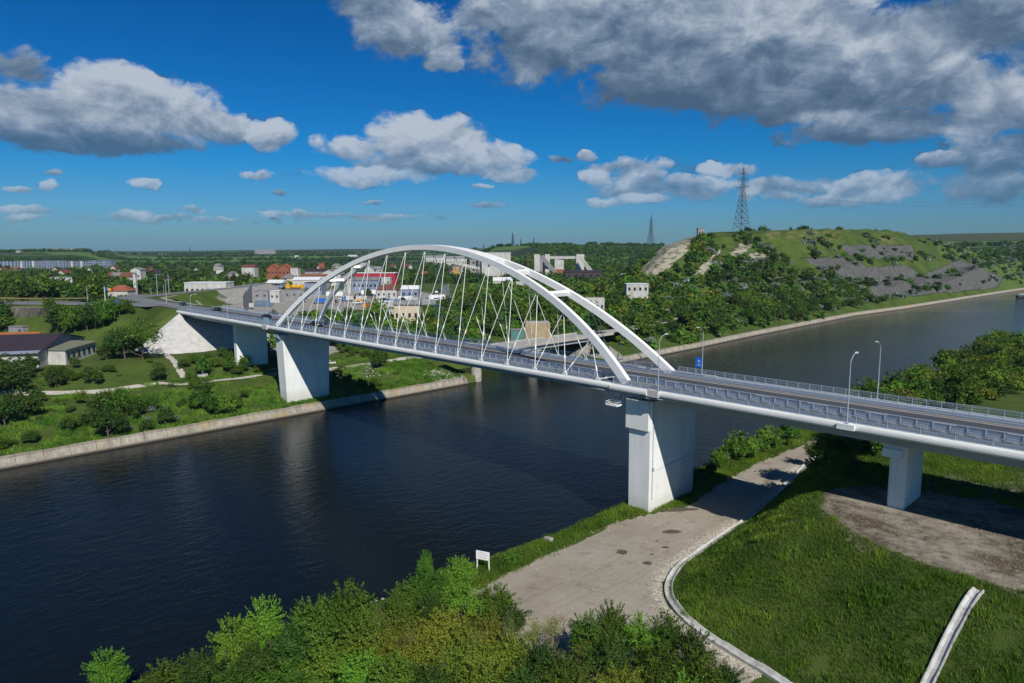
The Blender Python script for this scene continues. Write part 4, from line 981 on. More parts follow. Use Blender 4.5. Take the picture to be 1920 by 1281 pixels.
for i in range(2): proto(('pop', i), 1500, 2.0, 6.0, 14, .38, Mt['leafdark'], 8, .25, 240 + i, 6.4)
for i in range(2): proto(('air', i), 1500, 3.2, 3.0, 26, .20, Mt['leaf'], 4.5, .16, 260 + i, 4.2, spread=2.2)
plants = []
def plant(key, x, y, sc, label, group=None, cat='tree', sz=1.0, name=None, zoff=0, parts=True, xs=1.0):
    cm, tmh = protos[key]; z = hz(x, y)
    nm = name or ('bush' if cat == 'bush' else 'tree')
    if parts:
        r = empty(nm, (x, y, z + zoff - .1), random.uniform(0, 6.28), label, cat, group); r.scale = (sc * xs, sc * xs, sc * sz)
        for nn_, me in (('crown', cm), ('trunk', tmh)):
            o = bpy.data.objects.new(nn_, me); C.objects.link(o); o.parent = r
    else:
        r = bpy.data.objects.new(nm, cm); C.objects.link(r); r.location = (x, y, z + zoff - .1); r.rotation_euler = (0, 0, random.uniform(0, 6.28)); r.scale = (sc * xs, sc * xs, sc * sz)
        tag(r, label, cat, group)
    plants.append(r); return r
def px(u, v): x, y, z = hit(u, v); return x, y

# ---- foreground bushes along the near bank (photo bottom), by the ground point they stand on
FG = 'bushes crowding the near bank at the bottom'
fgl = [  # u of crown centre, v of crown top, crown radius m, height m, kind
 (140,1225,2.2,5.2,'near1'),(250,1252,2.6,4.4,'near0'),(330,1232,2.8,5.0,'near3'),(400,1168,2.6,7.4,'near1'),(460,1130,2.4,8.2,'near1'),(440,1215,3.0,5.5,'near3'),(520,1185,2.8,6.4,'near3'),
 (560,1135,3.2,7.5,'near0'),(630,1105,3.2,8.0,'near0'),(660,1165,3.2,6.0,'near0'),(575,1220,3.4,5.0,'near1'),(650,1235,3.2,5.0,'near1'),(500,1255,3.2,4.6,'near0'),(395,1262,3,4.2,'near0'),
 (740,1100,2.4,5.2,'near0'),(790,1075,2.8,6.0,'near0'),(850,1050,2.2,5.4,'near1'),(860,1105,3.0,5.0,'near1'),(925,1105,2.8,5.0,'near0'),(800,1125,2.8,4.6,'near3'),(960,1140,2.4,4.2,'near3'),
 (740,1150,3.4,5.2,'nyel0'),(690,1190,3.4,5.0,'nyel1'),(830,1155,3.6,5.6,'nyel2'),(905,1165,3.2,5.4,'nyel0'),(770,1200,3.4,5.4,'nyel1'),(860,1205,3.4,5.4,'nyel2'),(955,1200,3.0,5.2,'nyel0'),(720,1240,3.2,5.0,'near0'),(800,1262,3.4,4.6,'near3'),(900,1255,3.4,5.0,'nyel1'),
 (1010,1215,2.8,5.0,'near3'),(1060,1245,2.8,5.0,'near0'),(1110,1160,2.4,6.6,'near0'),(1160,1140,2.2,7.0,'near0'),(1150,1205,3.0,5.6,'near3'),(1215,1165,2.4,6.2,'near1'),(1265,1160,2.4,6.6,'near0'),(1250,1225,3.0,5.4,'near0'),(1320,1190,2.4,6.2,'near3'),(1340,1240,2.6,5.4,'near0'),(1180,1262,3.2,4.6,'nyel2'),(1090,1275,3,4.4,'nyel0'),(1310,1275,2.8,4.6,'near1'),(1390,1262,2.4,4.4,'near3'),(985,1268,3,4.6,'near3')]
kn = {'near0': 'deep green', 'near1': 'light green', 'near3': 'dark green', 'nyel0': 'olive yellow', 'nyel1': 'golden green', 'nyel2': 'mustard green', 'near2': 'green'}
def under(u, vtop, H_):
    # walk down the photo column until the plant of height H_ standing there tops out at vtop
    r = np.arange(60, 150, .5); a = (u - 960) / F; x = CS + r * (DY + a * DX); y = CTT + r * (DX + a * -DY); z = np.maximum(hgt(x, y), .6) + H_
    v = 640.5 - F * ((r * ST + (z - HC) * CT) / (r * CT - (z - HC) * ST)); i = int(np.argmax(v < vtop)) if (v < vtop).any() else len(r) - 1
    return float(x[i]), float(y[i])
for i, (u, v, rr, H_, k) in enumerate(fgl):
    x, y = under(u, v, H_ * .97); key = ('near' if k[:4] == 'near' else 'nyel', int(k[-1]))
    base = 5.2 if key[0] == 'near' else 4.5
    hgt_sc = H_ / base; rs = rr / 3.0
    x = max(x, edgeR(y) + .3) if rr < 9 else x
    o = plant(key, x, y, hgt_sc, '%s bush in the thicket along the near bank at the bottom' % kn[k], 'near bank thicket, ' + kn[k], 'bush', xs=rs / hgt_sc * 1.08)
# bare and thin twiggy shrubs among them
def twigs(name, x, y, h, n, label, leaf=True, gp=None):
    r = random.Random(int(x * 7 + y)); mb = MB(); tips = []
    for k in range(n):
        a = r.uniform(0, 6.28); sp_ = r.uniform(.1, .55) * h * .6; p0 = Vector((0, 0, -.2)); p1 = Vector((math.cos(a) * sp_ * .4, math.sin(a) * sp_ * .4, h * .4)); p2 = Vector((math.cos(a) * sp_, math.sin(a) * sp_, h * r.uniform(.75, 1)))
        mb.cyl(p0, p1, .045, .03, 4); mb.cyl(p1, p2, .03, .01, 4)
        for j in range(5):
            t_ = r.uniform(.2, .9); s = p1.lerp(p2, t_); e = s + Vector((r.uniform(-.5, .5), r.uniform(-.5, .5), r.uniform(.3, .8))) * h * .22; mb.cyl(s, e, .014, .006, 3); tips.append(e)
            for q in range(2):
                e2 = s.lerp(e, .6) + Vector((r.uniform(-.3, .3), r.uniform(-.3, .3), r.uniform(.1, .5))) * h * .15; mb.cyl(s.lerp(e, .6), e2, .008, .005, 3); tips.append(e2)
    root = empty(name, (x, y, hz(x, y)), 0, label, 'bush', gp); mb.build('branches', Mt['twig'], root)
    if leaf:
        T_ = np.array([tuple(t_) for t_ in tips]); T_ = np.repeat(T_, 5, 0) + np.random.default_rng(3).normal(0, .18, (len(tips) * 5, 3))
        D = np.random.default_rng(4).normal(size=T_.shape); D /= np.linalg.norm(D, axis=1)[:, None]
        o = bpy.data.objects.new('leaves', leaf_mesh('leaves', T_, D, np.random.default_rng(5).uniform(0, 1, len(T_)), .09, Mt['leafyel'], 9)); C.objects.link(o); o.parent = root
for (u, v, H_) in ((745, 1180, 6.0), (1000, 1165, 5.4), (1040, 1160, 5.6), (880, 1180, 5.8), (950, 1165, 5.6), (1100, 1210, 4.5), (1225, 1215, 4), (1065, 1230, 4.2), (820, 1225, 4.5), (990, 1230, 4)):
    x, y = under(u, v, H_); twigs('dry_shrub', x, y, H_, 12, 'thin half-bare shrub with pale branches among the bottom thicket', gp='half-bare shrubs in the bottom thicket')
x, y = under(720, 1045, 5.0); plant(('near', 1), edgeR(y) + 1.0, y, 1.0, 'slender bright green sapling standing alone at the water edge left of the thicket', None, 'tree', xs=.38)
x, y = under(712, 1062, 4.0)
# grassy verge bushes beside the information board
for (u, v, H_) in ((862, 1052, 3.6), (845, 1070, 3.6)):
    x, y = under(u, v, H_); plant(('near', 1), x, y, H_ / 5.2, 'bright green bush at the water edge beside the information board', 'bushes beside the information board', 'bush')

# ---- right bank beyond the bridge
random.seed(11)
G1 = 'bushes on the right bank beyond the bridge'
n = 0; tries = 0
while n < 185 and tries < 6000:
    tries += 1
    y = random.uniform(62, 330); x = random.uniform(133, 195)
    if x > 166 + (y - 78) * .15: continue
    if x < edgeR(y) + 1.5 or (y < 88 and x < 152): continue
    yel = random.random() < .45; key = ('myel', random.randint(0, 1)) if yel else ('mid', random.randint(0, 3)); sc = random.uniform(.85, 1.45) * (1 + .3 * (y > 200)) * (1.35 if y < 150 and x < 160 else 1)
    plant(key, x, y, sc, ('yellow-green' if yel else 'green') + ' bush in the dense scrub behind the right end of the bridge', G1 + (', yellowish' if yel else ', green'), 'bush', sz=.85); n += 1
pts = []
while len(pts) < 150:
    y = random.uniform(84, 320); x = random.uniform(132.5, 190)
    if x < edgeR(y) + .8 or x > 168 + (y - 78) * .15 or (y < 92 and x < 150): continue
    pts.append((x, y))
SCR = pts
x, y = px(1665, 735); plant(('air', 0), 150, 128, 1.25, 'taller grey-green tree rising above the right bank scrub beside the far lamp', None, 'tree')
for (u, v, sc) in ((1372, 868, 1.0), (1335, 893, .6), (1350, 872, .7), (1390, 858, 1.1), (1440, 838, .9), (1470, 828, .9), (1400, 862, .95), (1425, 852, .8), (1345, 880, .45), (1455, 842, .6), (1490, 826, .6), (1480, 838, .4), (1325, 905, .3)):
    x, y = px(u, v); plant(('mid', random.choice([0, 3])), x, y, sc, 'green bush between the water and the dirt track beyond the near pier', 'bushes between water and dirt track', 'bush')
for (u, v, sc) in ((1545, 905, 1.0), (1575, 880, 1.25), (1600, 868, 1.2), (1640, 858, 1.0), (1560, 862, 1.15), (1530, 868, .9), (1620, 845, 1.1), (1590, 848, 1.3), (1670, 850, .8)):
    x, y = px(u, v); plant(('mid', random.choice([0, 2])), x, y, sc, 'large dark leafy bush under the bridge left of the small right pier', 'dark bushes under the right span', 'bush')
# ---- left bank, hand placed
LBg = 'bushes scattered over the grassy left bank'
for (u, v, sc, k) in ((378, 705, .95, 0), (372, 770, .8, 2), (395, 778, .9, 0), (425, 778, .75, 3), (440, 770, .7, 0), (385, 750, .8, 1), (365, 735, .55, 0), (458, 748, .4, 1), (300, 715, .85, 1), (178, 722, .75, 1), (105, 728, .75, 1), (100, 712, .5, 1),
                    (40, 788, 1.2, 1), (10, 800, 1.0, 1), (20, 745, 1.3, 1), (-10, 735, 1.4, 1), (205, 832, 1.15, 1), (195, 775, .9, 1), (225, 780, 1.1, 0), (258, 785, .85, 0), (175, 800, .8, 1), (310, 798, .6, 1), (285, 770, .6, 0), (430, 700, .7, 2), (460, 690, .6, 0),
                    (55, 700, 1.0, 1), (0, 715, 1.1, 1), (45, 712, .8, 1), (140, 690, .6, 1), (165, 700, .35, 0), (210, 700, .4, 0), (310, 792, .7, 1), (345, 758, .35, 0), (500, 655, .5, 0), (490, 700, .3, 0), (710, 690, .95, 1), (714, 683, .8, 1), (225, 750, .5, 0), (130, 810, .5, 1), (60, 830, .5, 1), (275, 812, .5, 0), (235, 760, .4, 3), (350, 690, .4, 0)):
    x, y = px(u, v); sc *= 1.35; plant(('mid', k), x, y, sc, ('dark green' if k == 1 else 'bright green' if k == 3 else 'mid green') + ' bush on the left bank slope above the quay', LBg + ', kind %d' % k, 'bush', sz=random.uniform(.8, 1.1))
for (u, v, sc) in ((285, 775, .45), (330, 792, .4), (278, 795, .4), (240, 808, .35)):
    x, y = px(u, v); plant(('sil', 0), x, y, sc, 'small white-flowering bush on the left bank slope', 'white-flowering bushes on the left slope', 'bush')
x, y = px(268, 676); plant(('air', 1), x, y, 2.2, 'big loose-crowned tree standing in front of the white abutment cone', None, 'tree')
for (u, v, sc, k) in ((235, 675, 1.9, 1), (215, 672, 1.5, 1), (200, 675, 1.0, 1), (252, 668, 1.7, 1), (225, 660, 1.7, 2)):
    x, y = px(u, v); plant(('mid', k), x, y, sc, 'dark tree in the clump left of the abutment cone', 'dark tree clump left of the abutment cone', 'tree')
for (u, v, sc) in ((115, 622, 1.5), (125, 615, 1.3), (140, 625, 1.4), (165, 625, 1.5), (180, 618, 1.4), (195, 612, 1.5), (150, 612, 1.2), (210, 600, 1.1), (225, 596, .9), (240, 590, .9), (95, 585, .9), (5, 610, 1.6), (12, 628, 1.4), (170, 598, 1.0), (190, 592, .9), (108, 600, 1.0)):
    x, y = px(u, v); plant(('mid', random.choice([0, 1, 0])), x, y, sc * 1.3, 'bush on the embankment slope below the left approach road', 'bushes on the road embankment', 'bush')
pts = [(random.uniform(-3.2, -1.6), random.uniform(-110, 74)) for _ in range(70)]
proto(('tuft', 0), 260, 1.3, .9, 6, .16, Mt['leaf'], 1, .05, 310, .5); proto(('tuft', 1), 260, 1.2, .8, 6, .16, Mt['leafbright'], 1, .05, 311, .5); proto(('tuft', 2), 260, 1.4, .9, 6, .16, Mt['leafdark'], 1, .05, 312, .5)
QT = pts; QT4 = [p for p in ((random.uniform(-62, -4), random.uniform(-110, 70)) for _ in range(900)) if fbm(np.array([p[0]]), np.array([p[1]]), 13, 101)[0] > .22 and abs(p[0] + 34) > 4.5 and not (-14 < p[0] < 2 and -6 < p[1] < 22)][:230]; QT2 = [(random.uniform(-60, -3), random.uniform(-110, 74)) for _ in range(700)]; QT3 = [(random.uniform(131.5, 136.5), random.uniform(-40, 66)) for _ in range(120)]
# behind the arch: inlet side belt and yard edge
random.seed(5)
G2 = 'trees between the arch span and the works yard'
n = 0
while n < 50:
    x = random.uniform(-104, -38); y = random.uniform(34, 175)
    if x > -60 and y < 62: continue
    if x < -96 and y < 75: continue
    plant((random.choice(['mid', 'mid', 'far']), random.randint(0, 3)), x, y, random.uniform(1.1, 1.9), 'green tree in the belt seen through the hangers of the arch', G2, 'tree', sz=random.uniform(.8, 1.1)); n += 1
# far quay belt
random.seed(6)
G3 = 'trees on the far quay'
n = 0
while n < 130:
    y = 152 + 420 * random.random() ** 1.25; x = float(edgeL(y)) - 5 - abs(random.gauss(0, 30))
    if x < -95: continue
    if abs(y - 168) < 14 and x > -6: continue
    sil = random.random() < .1; key = ('sil', random.randint(0, 1)) if sil else (random.choice(['mid', 'far']), random.randint(0, 3))
    sc = random.uniform(1.25, 2.1) * (.55 if y > 500 or sil else 1)
    plant(key, x, y, sc, ('silvery' if sil else 'green') + ' tree in the thick belt above the far quay wall', G3 + (', silvery' if sil else ', green'), 'tree', sz=random.uniform(.8, 1.05)); n += 1
# scrub on the quarry hill
random.seed(8)
n = 0
def bush_stuff(name, pts, key_list, scl, zsc=(.7, 1.0)):
    """many shrubs merged as one mass (nobody could count them)"""
    Vs = []; Ts = []; mats_ = {}
    PA = np.array(pts); U__, V__, D__ = proj_px(PA[:, 0], PA[:, 1], hgt(PA[:, 0], PA[:, 1]) + 2)
    YARDP = [[(545, 512), (800, 508), (865, 540), (850, 578), (735, 596), (700, 582), (560, 582)]]
    keep = [not ((330 < D__[i] < 900 and ptin(U__[i], V__[i], ROCKS[:3])) or (320 < D__[i] < 660 and ptin(U__[i], V__[i], YARDP))) for i in range(len(pts))]; pts = [p for p, k_ in zip(pts, keep) if k_]
    PA = np.array(pts); ZA = hgt(PA[:, 0], PA[:, 1])
    for (x, y), z_ in zip(pts, ZA):
        k = random.choice(key_list); me = protos[k][0]; nv = len(me.vertices)
        if k not in mats_:
            cc = np.empty(nv * 3, np.float32); me.vertices.foreach_get('co', cc); tt = np.empty(nv, np.float32); me.attributes['tint'].data.foreach_get('value', tt); mats_[k] = (cc.reshape(-1, 3), tt, [], [], me.materials[0])
        cc, tt, a, b, _ = mats_[k]; an = random.uniform(0, 6.28); s = random.uniform(*scl); R_ = np.array([[math.cos(an), -math.sin(an), 0], [math.sin(an), math.cos(an), 0], [0, 0, 1]])
        sub = random.randint(0, 1)
        p = (cc @ R_.T) * np.array([s, s, s * random.uniform(*zsc)]) + np.array([x, y, z_ - .3 * s])
        a.append(p); b.append(np.clip(tt + random.uniform(-.35, .35), 0, 1))
    for k, (cc, tt, a, b, m_) in mats_.items():
        if not a: continue
        V = np.concatenate(a); T_ = np.concatenate(b); o = bpy.data.objects.new(name, fastmesh(name, V, np.arange(len(V)).reshape(-1, 4), m_, {'tint': T_})); C.objects.link(o); tag(o, kind='stuff')
proto(('shrub', 3), 220, 3.0, 2.6, 9, .6, Mt['leafbright'], 1, .1, 303, 1.4); proto(('shrub', 4), 240, 2.4, 3.2, 8, .6, Mt['leafyel'], 1, .1, 304, 1.6)
proto(('shrub', 0), 200, 3.0, 2.2, 6, .75, Mt['leafdark'], 1, .1, 300, 1.2); proto(('shrub', 1), 200, 3.0, 2.2, 6, .75, Mt['leaf'], 1, .1, 301, 1.2); proto(('shrub', 2), 200, 3.0, 2.0, 6, .70, Mt['leafsil'], 1, .1, 302, 1.2)
pts = []
while len(pts) < 1900:
    y = 300 + 1200 * random.random() ** 1.4; q_ = random.uniform(12, 150); x = float(edgeL(y)) - q_
    dn = float(fbm(np.array([x]), np.array([y]), 40, 61)[0])
    if q_ > 100 and random.random() < .8: continue
    if y > 560 and (18 < q_ < 30 or 46 < q_ < 58) and random.random() < .85: continue
    if dn < -.22 and q_ > 45: continue
    if dn < .12 and q_ > 72: continue
    if y > 560 and q_ > 30 and random.random() < .45: continue
    u_, v_, _d = proj_px(np.array([x]), np.array([y]), hgt(np.array([x]), np.array([y])))
    if ptin(u_[0], v_[0], ROCKS) and random.random() < .72: continue
    pts.append((x, y))
pts += [(float(edgeL(y_)) - random.uniform(6, 190), y_) for y_ in (random.uniform(1000, 2600) for _ in range(2600))]
bush_stuff('hill_scrub', pts, [('shrub', 0), ('shrub', 0), ('shrub', 0), ('shrub', 1), ('shrub', 2), ('shrub', 2), ('shrub', 3)], (.6, 1.8))
pts = []
for _ in range(900):
    y = random.uniform(150, 420); pts.append((float(edgeL(y)) - 4 - 130 * random.random(), y))
pts = [p for p in pts if not (abs(p[1] - 165) < 12 and p[0] > -8)]
pts += [p for p in ((random.uniform(-210, -38), random.uniform(62, 330)) for _ in range(1700)) if not (p[0] < -100 and p[1] < 175 + .3 * (p[0] + 100)) and not (p[1] < 110 and p[0] > -60)]
pts += [(random.uniform(-100, -62), random.uniform(30, 120)) for _ in range(260)]
bush_stuff('undergrowth', pts, [('shrub', 0), ('shrub', 1), ('shrub', 1), ('shrub', 0), ('shrub', 0), ('shrub', 3), ('shrub', 1), ('shrub', 4)], (.9, 1.9))
bush_stuff('scrub', SCR, [('mid', 0), ('mid', 3), ('mid', 1), ('myel', 0)], (.8, 1.5), (.8, 1.2))
# woodland behind the plant and across the distance
pts = []
for _ in range(2600):
    u = random.uniform(905, 1240); r = random.uniform(560, 1900) if random.random() < .6 else random.uniform(1500, 1950); x, y, z = at_range(u, r, False)
    if 1180 < u < 1260 and r < 900: continue
    if fbm(np.array([x]), np.array([y]), 120, 66)[0] > -.12: pts.append((x, y))
bush_stuff('woodland', pts, [('shrub', 0), ('shrub', 1)], (1.0, 2.4))
pts = []
for _ in range(3600):
    u = random.uniform(-60, 960); r = random.uniform(430, 1400) if random.random() < .5 else random.uniform(430, 800); x, y, z = at_range(u, r, False)
    if -330 < x < -110 and 30 < y < 330: continue
    if fbm(np.array([x]), np.array([y]), 70, 67)[0] > -.08: pts.append((x, y))
bush_stuff('woodland', pts, [('shrub', 0), ('shrub', 0), ('shrub', 1)], (1.3, 2.7), (.8, 1.2))
pts = []
for u0, u1, r0, r1, k in ((-50, 960, 1900, 2050, 330), (200, 900, 2900, 3000, 200), (-50, 240, 1330, 1500, 160), (0, 220, 2250, 2350, 90), (240, 900, 1480, 1540, 260), (300, 900, 2400, 2450, 200), (1690, 1960, 1500, 1550, 50), (1730, 1960, 1050, 1120, 60), (1100, 1240, 1880, 1920, 60)):
    for _ in range(k): x, y, z = at_range(random.uniform(u0, u1), random.uniform(r0, r1), False); pts.append((x, y))
bush_stuff('tree_line', pts, [('shrub', 0)], (1.6, 3.2))
QT2 = [p for p in QT2 if fbm(np.array([p[0]]), np.array([p[1]]), 16, 44)[0] > -.1]
bush_stuff('brambles', QT4, [('mid', 1), ('mid', 0), ('mid', 2)], (.3, .8), (.6, 1.0))
bush_stuff('verge_growth', QT + QT2 + QT3, [('tuft', 0), ('tuft', 1), ('tuft', 2)], (.5, 1.3))
# individual town trees left of the arch
random.seed(13)
G4 = 'trees among the houses of the town'
spots = []
for _ in range(95):
    u = random.uniform(-20, 470); r = random.choice([random.uniform(380, 520), random.uniform(450, 800)])
    x, y, z = at_range(u, r)
    if min(pdist(np.array([x]), np.array([y]), ARM)[0], pdist(np.array([x]), np.array([y]), ARM2)[0], pdist(np.array([x]), np.array([y]), ROAD)[0]) < 16: continue
    if -300 < x < -110 and 35 < y < 200: continue
    spots.append((x, y))
for x, y in spots:
    plant(('far', random.randint(0, 3)), x, y, random.uniform(1.5, 2.5), 'green tree among the houses beyond the road junction', G4, 'tree', sz=random.uniform(.85, 1.15))
for u, r, sc in ((440, 520, 1.25), (452, 530, 1.1), (428, 560, 1.0)):
    x, y, z = at_range(u, r); plant(('pop', 0), x, y, sc, 'tall dark poplar behind the white works building', 'dark poplars', 'tree')
for u, r, sc in ((480, 700, 1.3), (595, 720, 1.2), (540, 470, .8), (512, 345, .8), (600, 700, 1.3), (690, 480, 1.0), (690, 500, .9), (620, 640, 1.6), (1060, 430, 2.0), (1110, 400, 1.8), (1150, 420, 1.9), (1030, 440, 1.7), (1230, 440, 1.7), (1270, 420, 1.6), (1190, 400, 1.3), (985, 520, 1.4), (900, 480, 1.1), (1090, 470, 1.9), (1130, 470, 2.1), (1210, 380, 1.4), (1160, 370, 1.5), (1100, 360, 1.5), (1250, 390, 1.3), (1300, 430, 1.4), (1050, 380, 1.3), (1010, 400, 1.2), (1075, 400, 1.5)):
    x, y, z = at_range(u, r); plant(('far', random.randint(0, 3)), x, y, sc, 'full-crowned green tree between the yard buildings and the cement works', 'trees around the works buildings', 'tree')
# grass tufts on the near mound and verges
def grass_field(name, pts, h, wdt, material):
    P_ = np.array(pts); n = len(P_); z = hgt(P_[:, 0], P_[:, 1]); k = 3
    P_ = np.repeat(P_, k, 0) + rng.normal(0, .12, (n * k, 2)); z = np.repeat(z, k); n *= k
    a = rng.uniform(0, 6.28, n); hh = h * rng.uniform(.5, 1.3, n); wd = wdt * rng.uniform(.6, 1.3, n); lean = rng.normal(0, .35, (n, 2)) * hh[:, None]
    b = np.stack([P_[:, 0], P_[:, 1], z - .05], 1); off = np.stack([np.cos(a) * wd, np.sin(a) * wd, np.zeros(n)], 1)
    tip = b + np.stack([lean[:, 0], lean[:, 1], hh], 1)
    V = np.stack([b - off, b + off, tip + off * .3, tip - off * .3], 1).reshape(-1, 3)
    clump = np.clip(.5 + 1.3 * fbm(P_[:, 0], P_[:, 1], 5, 91) + rng.normal(0, .2, n), 0, 1)
    o = bpy.data.objects.new(name, fastmesh(name, V, np.arange(n * 4).reshape(-1, 4), material, {'tint': np.repeat(clump, 4)})); C.objects.link(o); tag(o, kind='stuff')
Mt['grassb'] = leafmat('grass_blades', (.066, .160, .012), (.20, .31, .034), .38)
def inside_mound(x, y):
    t_ = np.interp(y, [-31, -29.5, -28.6, -25.2, -20.9, -15, -4, 12.9, 35.9, 51.4, 80], [176, 169, 164, 158.7, 155.5, 154.1, 153.3, 152.6, 149.6, 147.1, 146]) + .8
    return (x > t_) & (y > np.interp(x, [150, 176, 200, 230], [-25, -31, -38, -50]) + .8)
xx = rng.uniform(146, 232, 150000); yy = rng.uniform(-48, 45, 150000)
ok = inside_mound(xx, yy)
gv = np.interp(0, [0], [0])
gmask = (np.hypot((xx - 192) / 21, (yy - 2) / 15) < 1.02) | (np.hypot((xx - 178) / 9.5, (yy - 3) / 10) < 1)
dens = fbm(xx, yy, 4, 88) > -.5
d1 = pdist(xx, yy, [hit(*p)[:2] for p in ((1834, 1114), (1722, 1320))]) > .8
ok &= ~gmask & dens & d1
grass_field('meadow_grass', np.stack([xx[ok], yy[ok]], 1), .42, .035, Mt['grassb'])
ok2 = ok & (fbm(xx, yy, 2.2, 55) > .28); grass_field('weeds', np.repeat(np.stack([xx[ok2], yy[ok2]], 1), 2, 0) + rng.normal(0, .1, (ok2.sum() * 2, 2)), .6, .04, Mt['grassb'])
xx = rng.uniform(127, 141, 60000); yy = rng.uniform(-50, 110, 60000)
lxx = np.interp(yy, [p[1] for p in LOT], [p[0] for p in LOT]); ok = (xx > edgeR(yy) + .3) & (xx < lxx + rng.normal(-.6, .5, len(xx)))
grass_field('meadow_grass', np.stack([xx[ok], yy[ok]], 1), .6, .045, Mt['grassb'])
xx = rng.uniform(-42, -1, 40000); yy = rng.uniform(-90, 74, 40000); ok = (fbm(xx, yy, 5, 70) > -.1) & (np.abs(xx + 33) > 3)
grass_field('meadow_grass', np.stack([xx[ok], yy[ok]], 1), .7, .09, Mt['grassb'])

# ------------------------------------------------------------------ buildings
HD = math.atan2(DX, DY)  # heading angle of the view axis
def zpix(v, r): return HC - (v - VH) * r / F
def place(u0, u1, r):
    x0, y0, _ = at_range((u0 + u1) / 2, r, False); return x0, y0, (u1 - u0) * r / F
winm = {}
def window_mesh(w, h):
    k = (round(w, 1), round(h, 1))
    if k not in winm:
        o = MB().box((0, 0, 0), (w, .12, h)).box((0, -.08, -h / 2 - .08), (w + .3, .14, .12)).build('window', Mt['glass']); winm[k] = o.data; bpy.data.objects.remove(o)
    return winm[k]
def building(name, label, u0, u1, vt, r, depth=12, roof='flat', vr=None, wall='wwhite', roofm='roofgrey', win=None, rot=0.0, group=None, zb=None, cat='building', door=False, over=.5):
    x, y, w = place(u0, u1, r); zt = zpix(vt, r); zg = hz(x, y) if zb is None else zb
    fx_, fy_ = math.cos(HD), math.sin(HD); x += fx_ * depth / 2; y += fy_ * depth / 2
    root = empty(name, (x, y, zg), HD - math.pi / 2 + rot, label, cat, group); H_ = max(zt - zg, 2.2); hw, hd = w / 2, depth / 2
    o = MB().box((0, 0, H_ / 2 - .6), (w, depth, H_ + 1.2)).build('wall', Mt[wall], root)
    if roof == 'flat': MB().box((0, 0, H_ + .12), (w + over, depth + over, .3)).build('roof', Mt[roofm], root)
    elif roof == 'gable':      # ridge parallel to the picture
        hr = (zpix(vr, r) - zt); MB().loft([[(sx * (hw + over / 2), -hd - over, H_ - .1), (sx * (hw + over / 2), -hd - over, H_ + .15), (sx * (hw + over / 2), 0, H_ + hr + .2), (sx * (hw + over / 2), hd + over, H_ + .15), (sx * (hw + over / 2), hd + over, H_ - .1)] for sx in (-1, 1)]).build('roof', Mt[roofm], root)
    elif roof == 'end':        # gable end faces the camera
        hr = (zpix(vr, r) - zt); MB().loft([[(-hw, sy * hd, H_ - .02), (0, sy * hd, H_ + hr - .1), (hw, sy * hd, H_ - .02)] for sy in (-.98, .98)]).build('gable', Mt[wall], root)
        MB().loft([[(-hw - over, sy * (hd + over), H_ - .25), (0, sy * (hd + over), H_ + hr), (hw + over, sy * (hd + over), H_ - .25), (hw + over, sy * (hd + over), H_ + .02), (0, sy * (hd + over), H_ + hr + .28), (-hw - over, sy * (hd + over), H_ + .02)] for sy in (-1, 1)]).build('roof', Mt[roofm], root)
    elif roof == 'hip':
        hr = (zpix(vr, r) - zt); q = min(hw * .6, hd); MB().loft([[(-hw - over, -hd - over, H_), (hw + over, -hd - over, H_), (hw + over, hd + over, H_), (-hw - over, hd + over, H_)], [(-hw + q, -.1, H_ + hr), (hw - q, -.1, H_ + hr), (hw - q, .1, H_ + hr), (-hw + q, .1, H_ + hr)]]).build('roof', Mt[roofm], root)
    if win:
        nr, nc, ww, wh = win; me = window_mesh(ww, wh)
        for i in range(nr):
            for j in range(nc):
                o = bpy.data.objects.new('window', me); C.objects.link(o); o.parent = root
                o.location = (-hw + w * (j + .5) / nc, -hd - .04, H_ * (i + .55) / nr)
    if door: MB().box((hw * .25, -hd - .05, 1.1), (1.4, .1, 2.3)).build('door', Mt['steel'], root)
    return root, w, H_
APG = 'long apartment blocks far left'
for i, (u0, u1, vt, wl, lb) in enumerate(((-30, 34, 486.5, 'wblue_shade', 'pale blue apartment block toned for cloud shade at the left edge of the photo'), (35, 82, 486, 'wblue_shade', 'second pale apartment block from the left behind the dark trees'), (83, 130, 485.5, 'wblue_shade', 'middle apartment block of the long row, toned grey-blue for cloud shade'), (131, 170, 486.5, 'wblue_shade', 'fourth apartment block of the row with darker stairwell'), (171, 214, 485.5, 'wblue_shade', 'rightmost apartment block of the long row'))):
    rt, w, H_ = building('apartment_block', lb, u0, u1, vt, 1230, 14, 'flat', wall=wl, roofm='roofdark', win=(4, 9, 2.6, 1.9), group=APG, rot=(.0, .06, -.05, .04, -.04)[i])
    for j in (.25, .7): MB().box((-w / 2 + w * j, -7.6, H_ / 2), (3.2, 1.4, H_ * .92)).build('balcony', Mt['wwhite' if i % 2 else 'wblue_shade'], rt)
building('hilltop_building', 'low modern building with white framed wing on the left skyline', 95, 152, 463.5, 2150, 30, 'flat', wall='grey', roofm='roofdark', win=(1, 6, 8, 3))
rt, w, H_ = building('hilltop_wing', 'bright white boxy wing in front of the low skyline building', 106, 120, 464.5, 2120, 12, 'flat', wall='wwhite', roofm='roofwhite', win=(1, 1, 12, 4))
building('house', 'small white house on the far left skyline', 38, 46, 469.5, 1900, 10, 'end', 467.5, group=None, win=(1, 2, 1.2, 1.5))
building('hilltop_building', 'grey square building on the left skyline beside trees', 66, 80, 465.5, 2100, 16, 'flat', wall='grey', win=(1, 4, 2, 2))
building('industrial_hall', 'pale flat-roofed building with whitewashed wall behind trees, left side', 92, 138, 517, 620, 16, 'flat', wall='wwhite', win=(1, 5, 1.5, 1.2))
building('shed', 'low pale blue shed near the left edge of the photo', 12, 40, 524, 560, 12, 'flat', wall='wblue_shade', roofm='roofgrey', win=(1, 3, 2, 1.0))
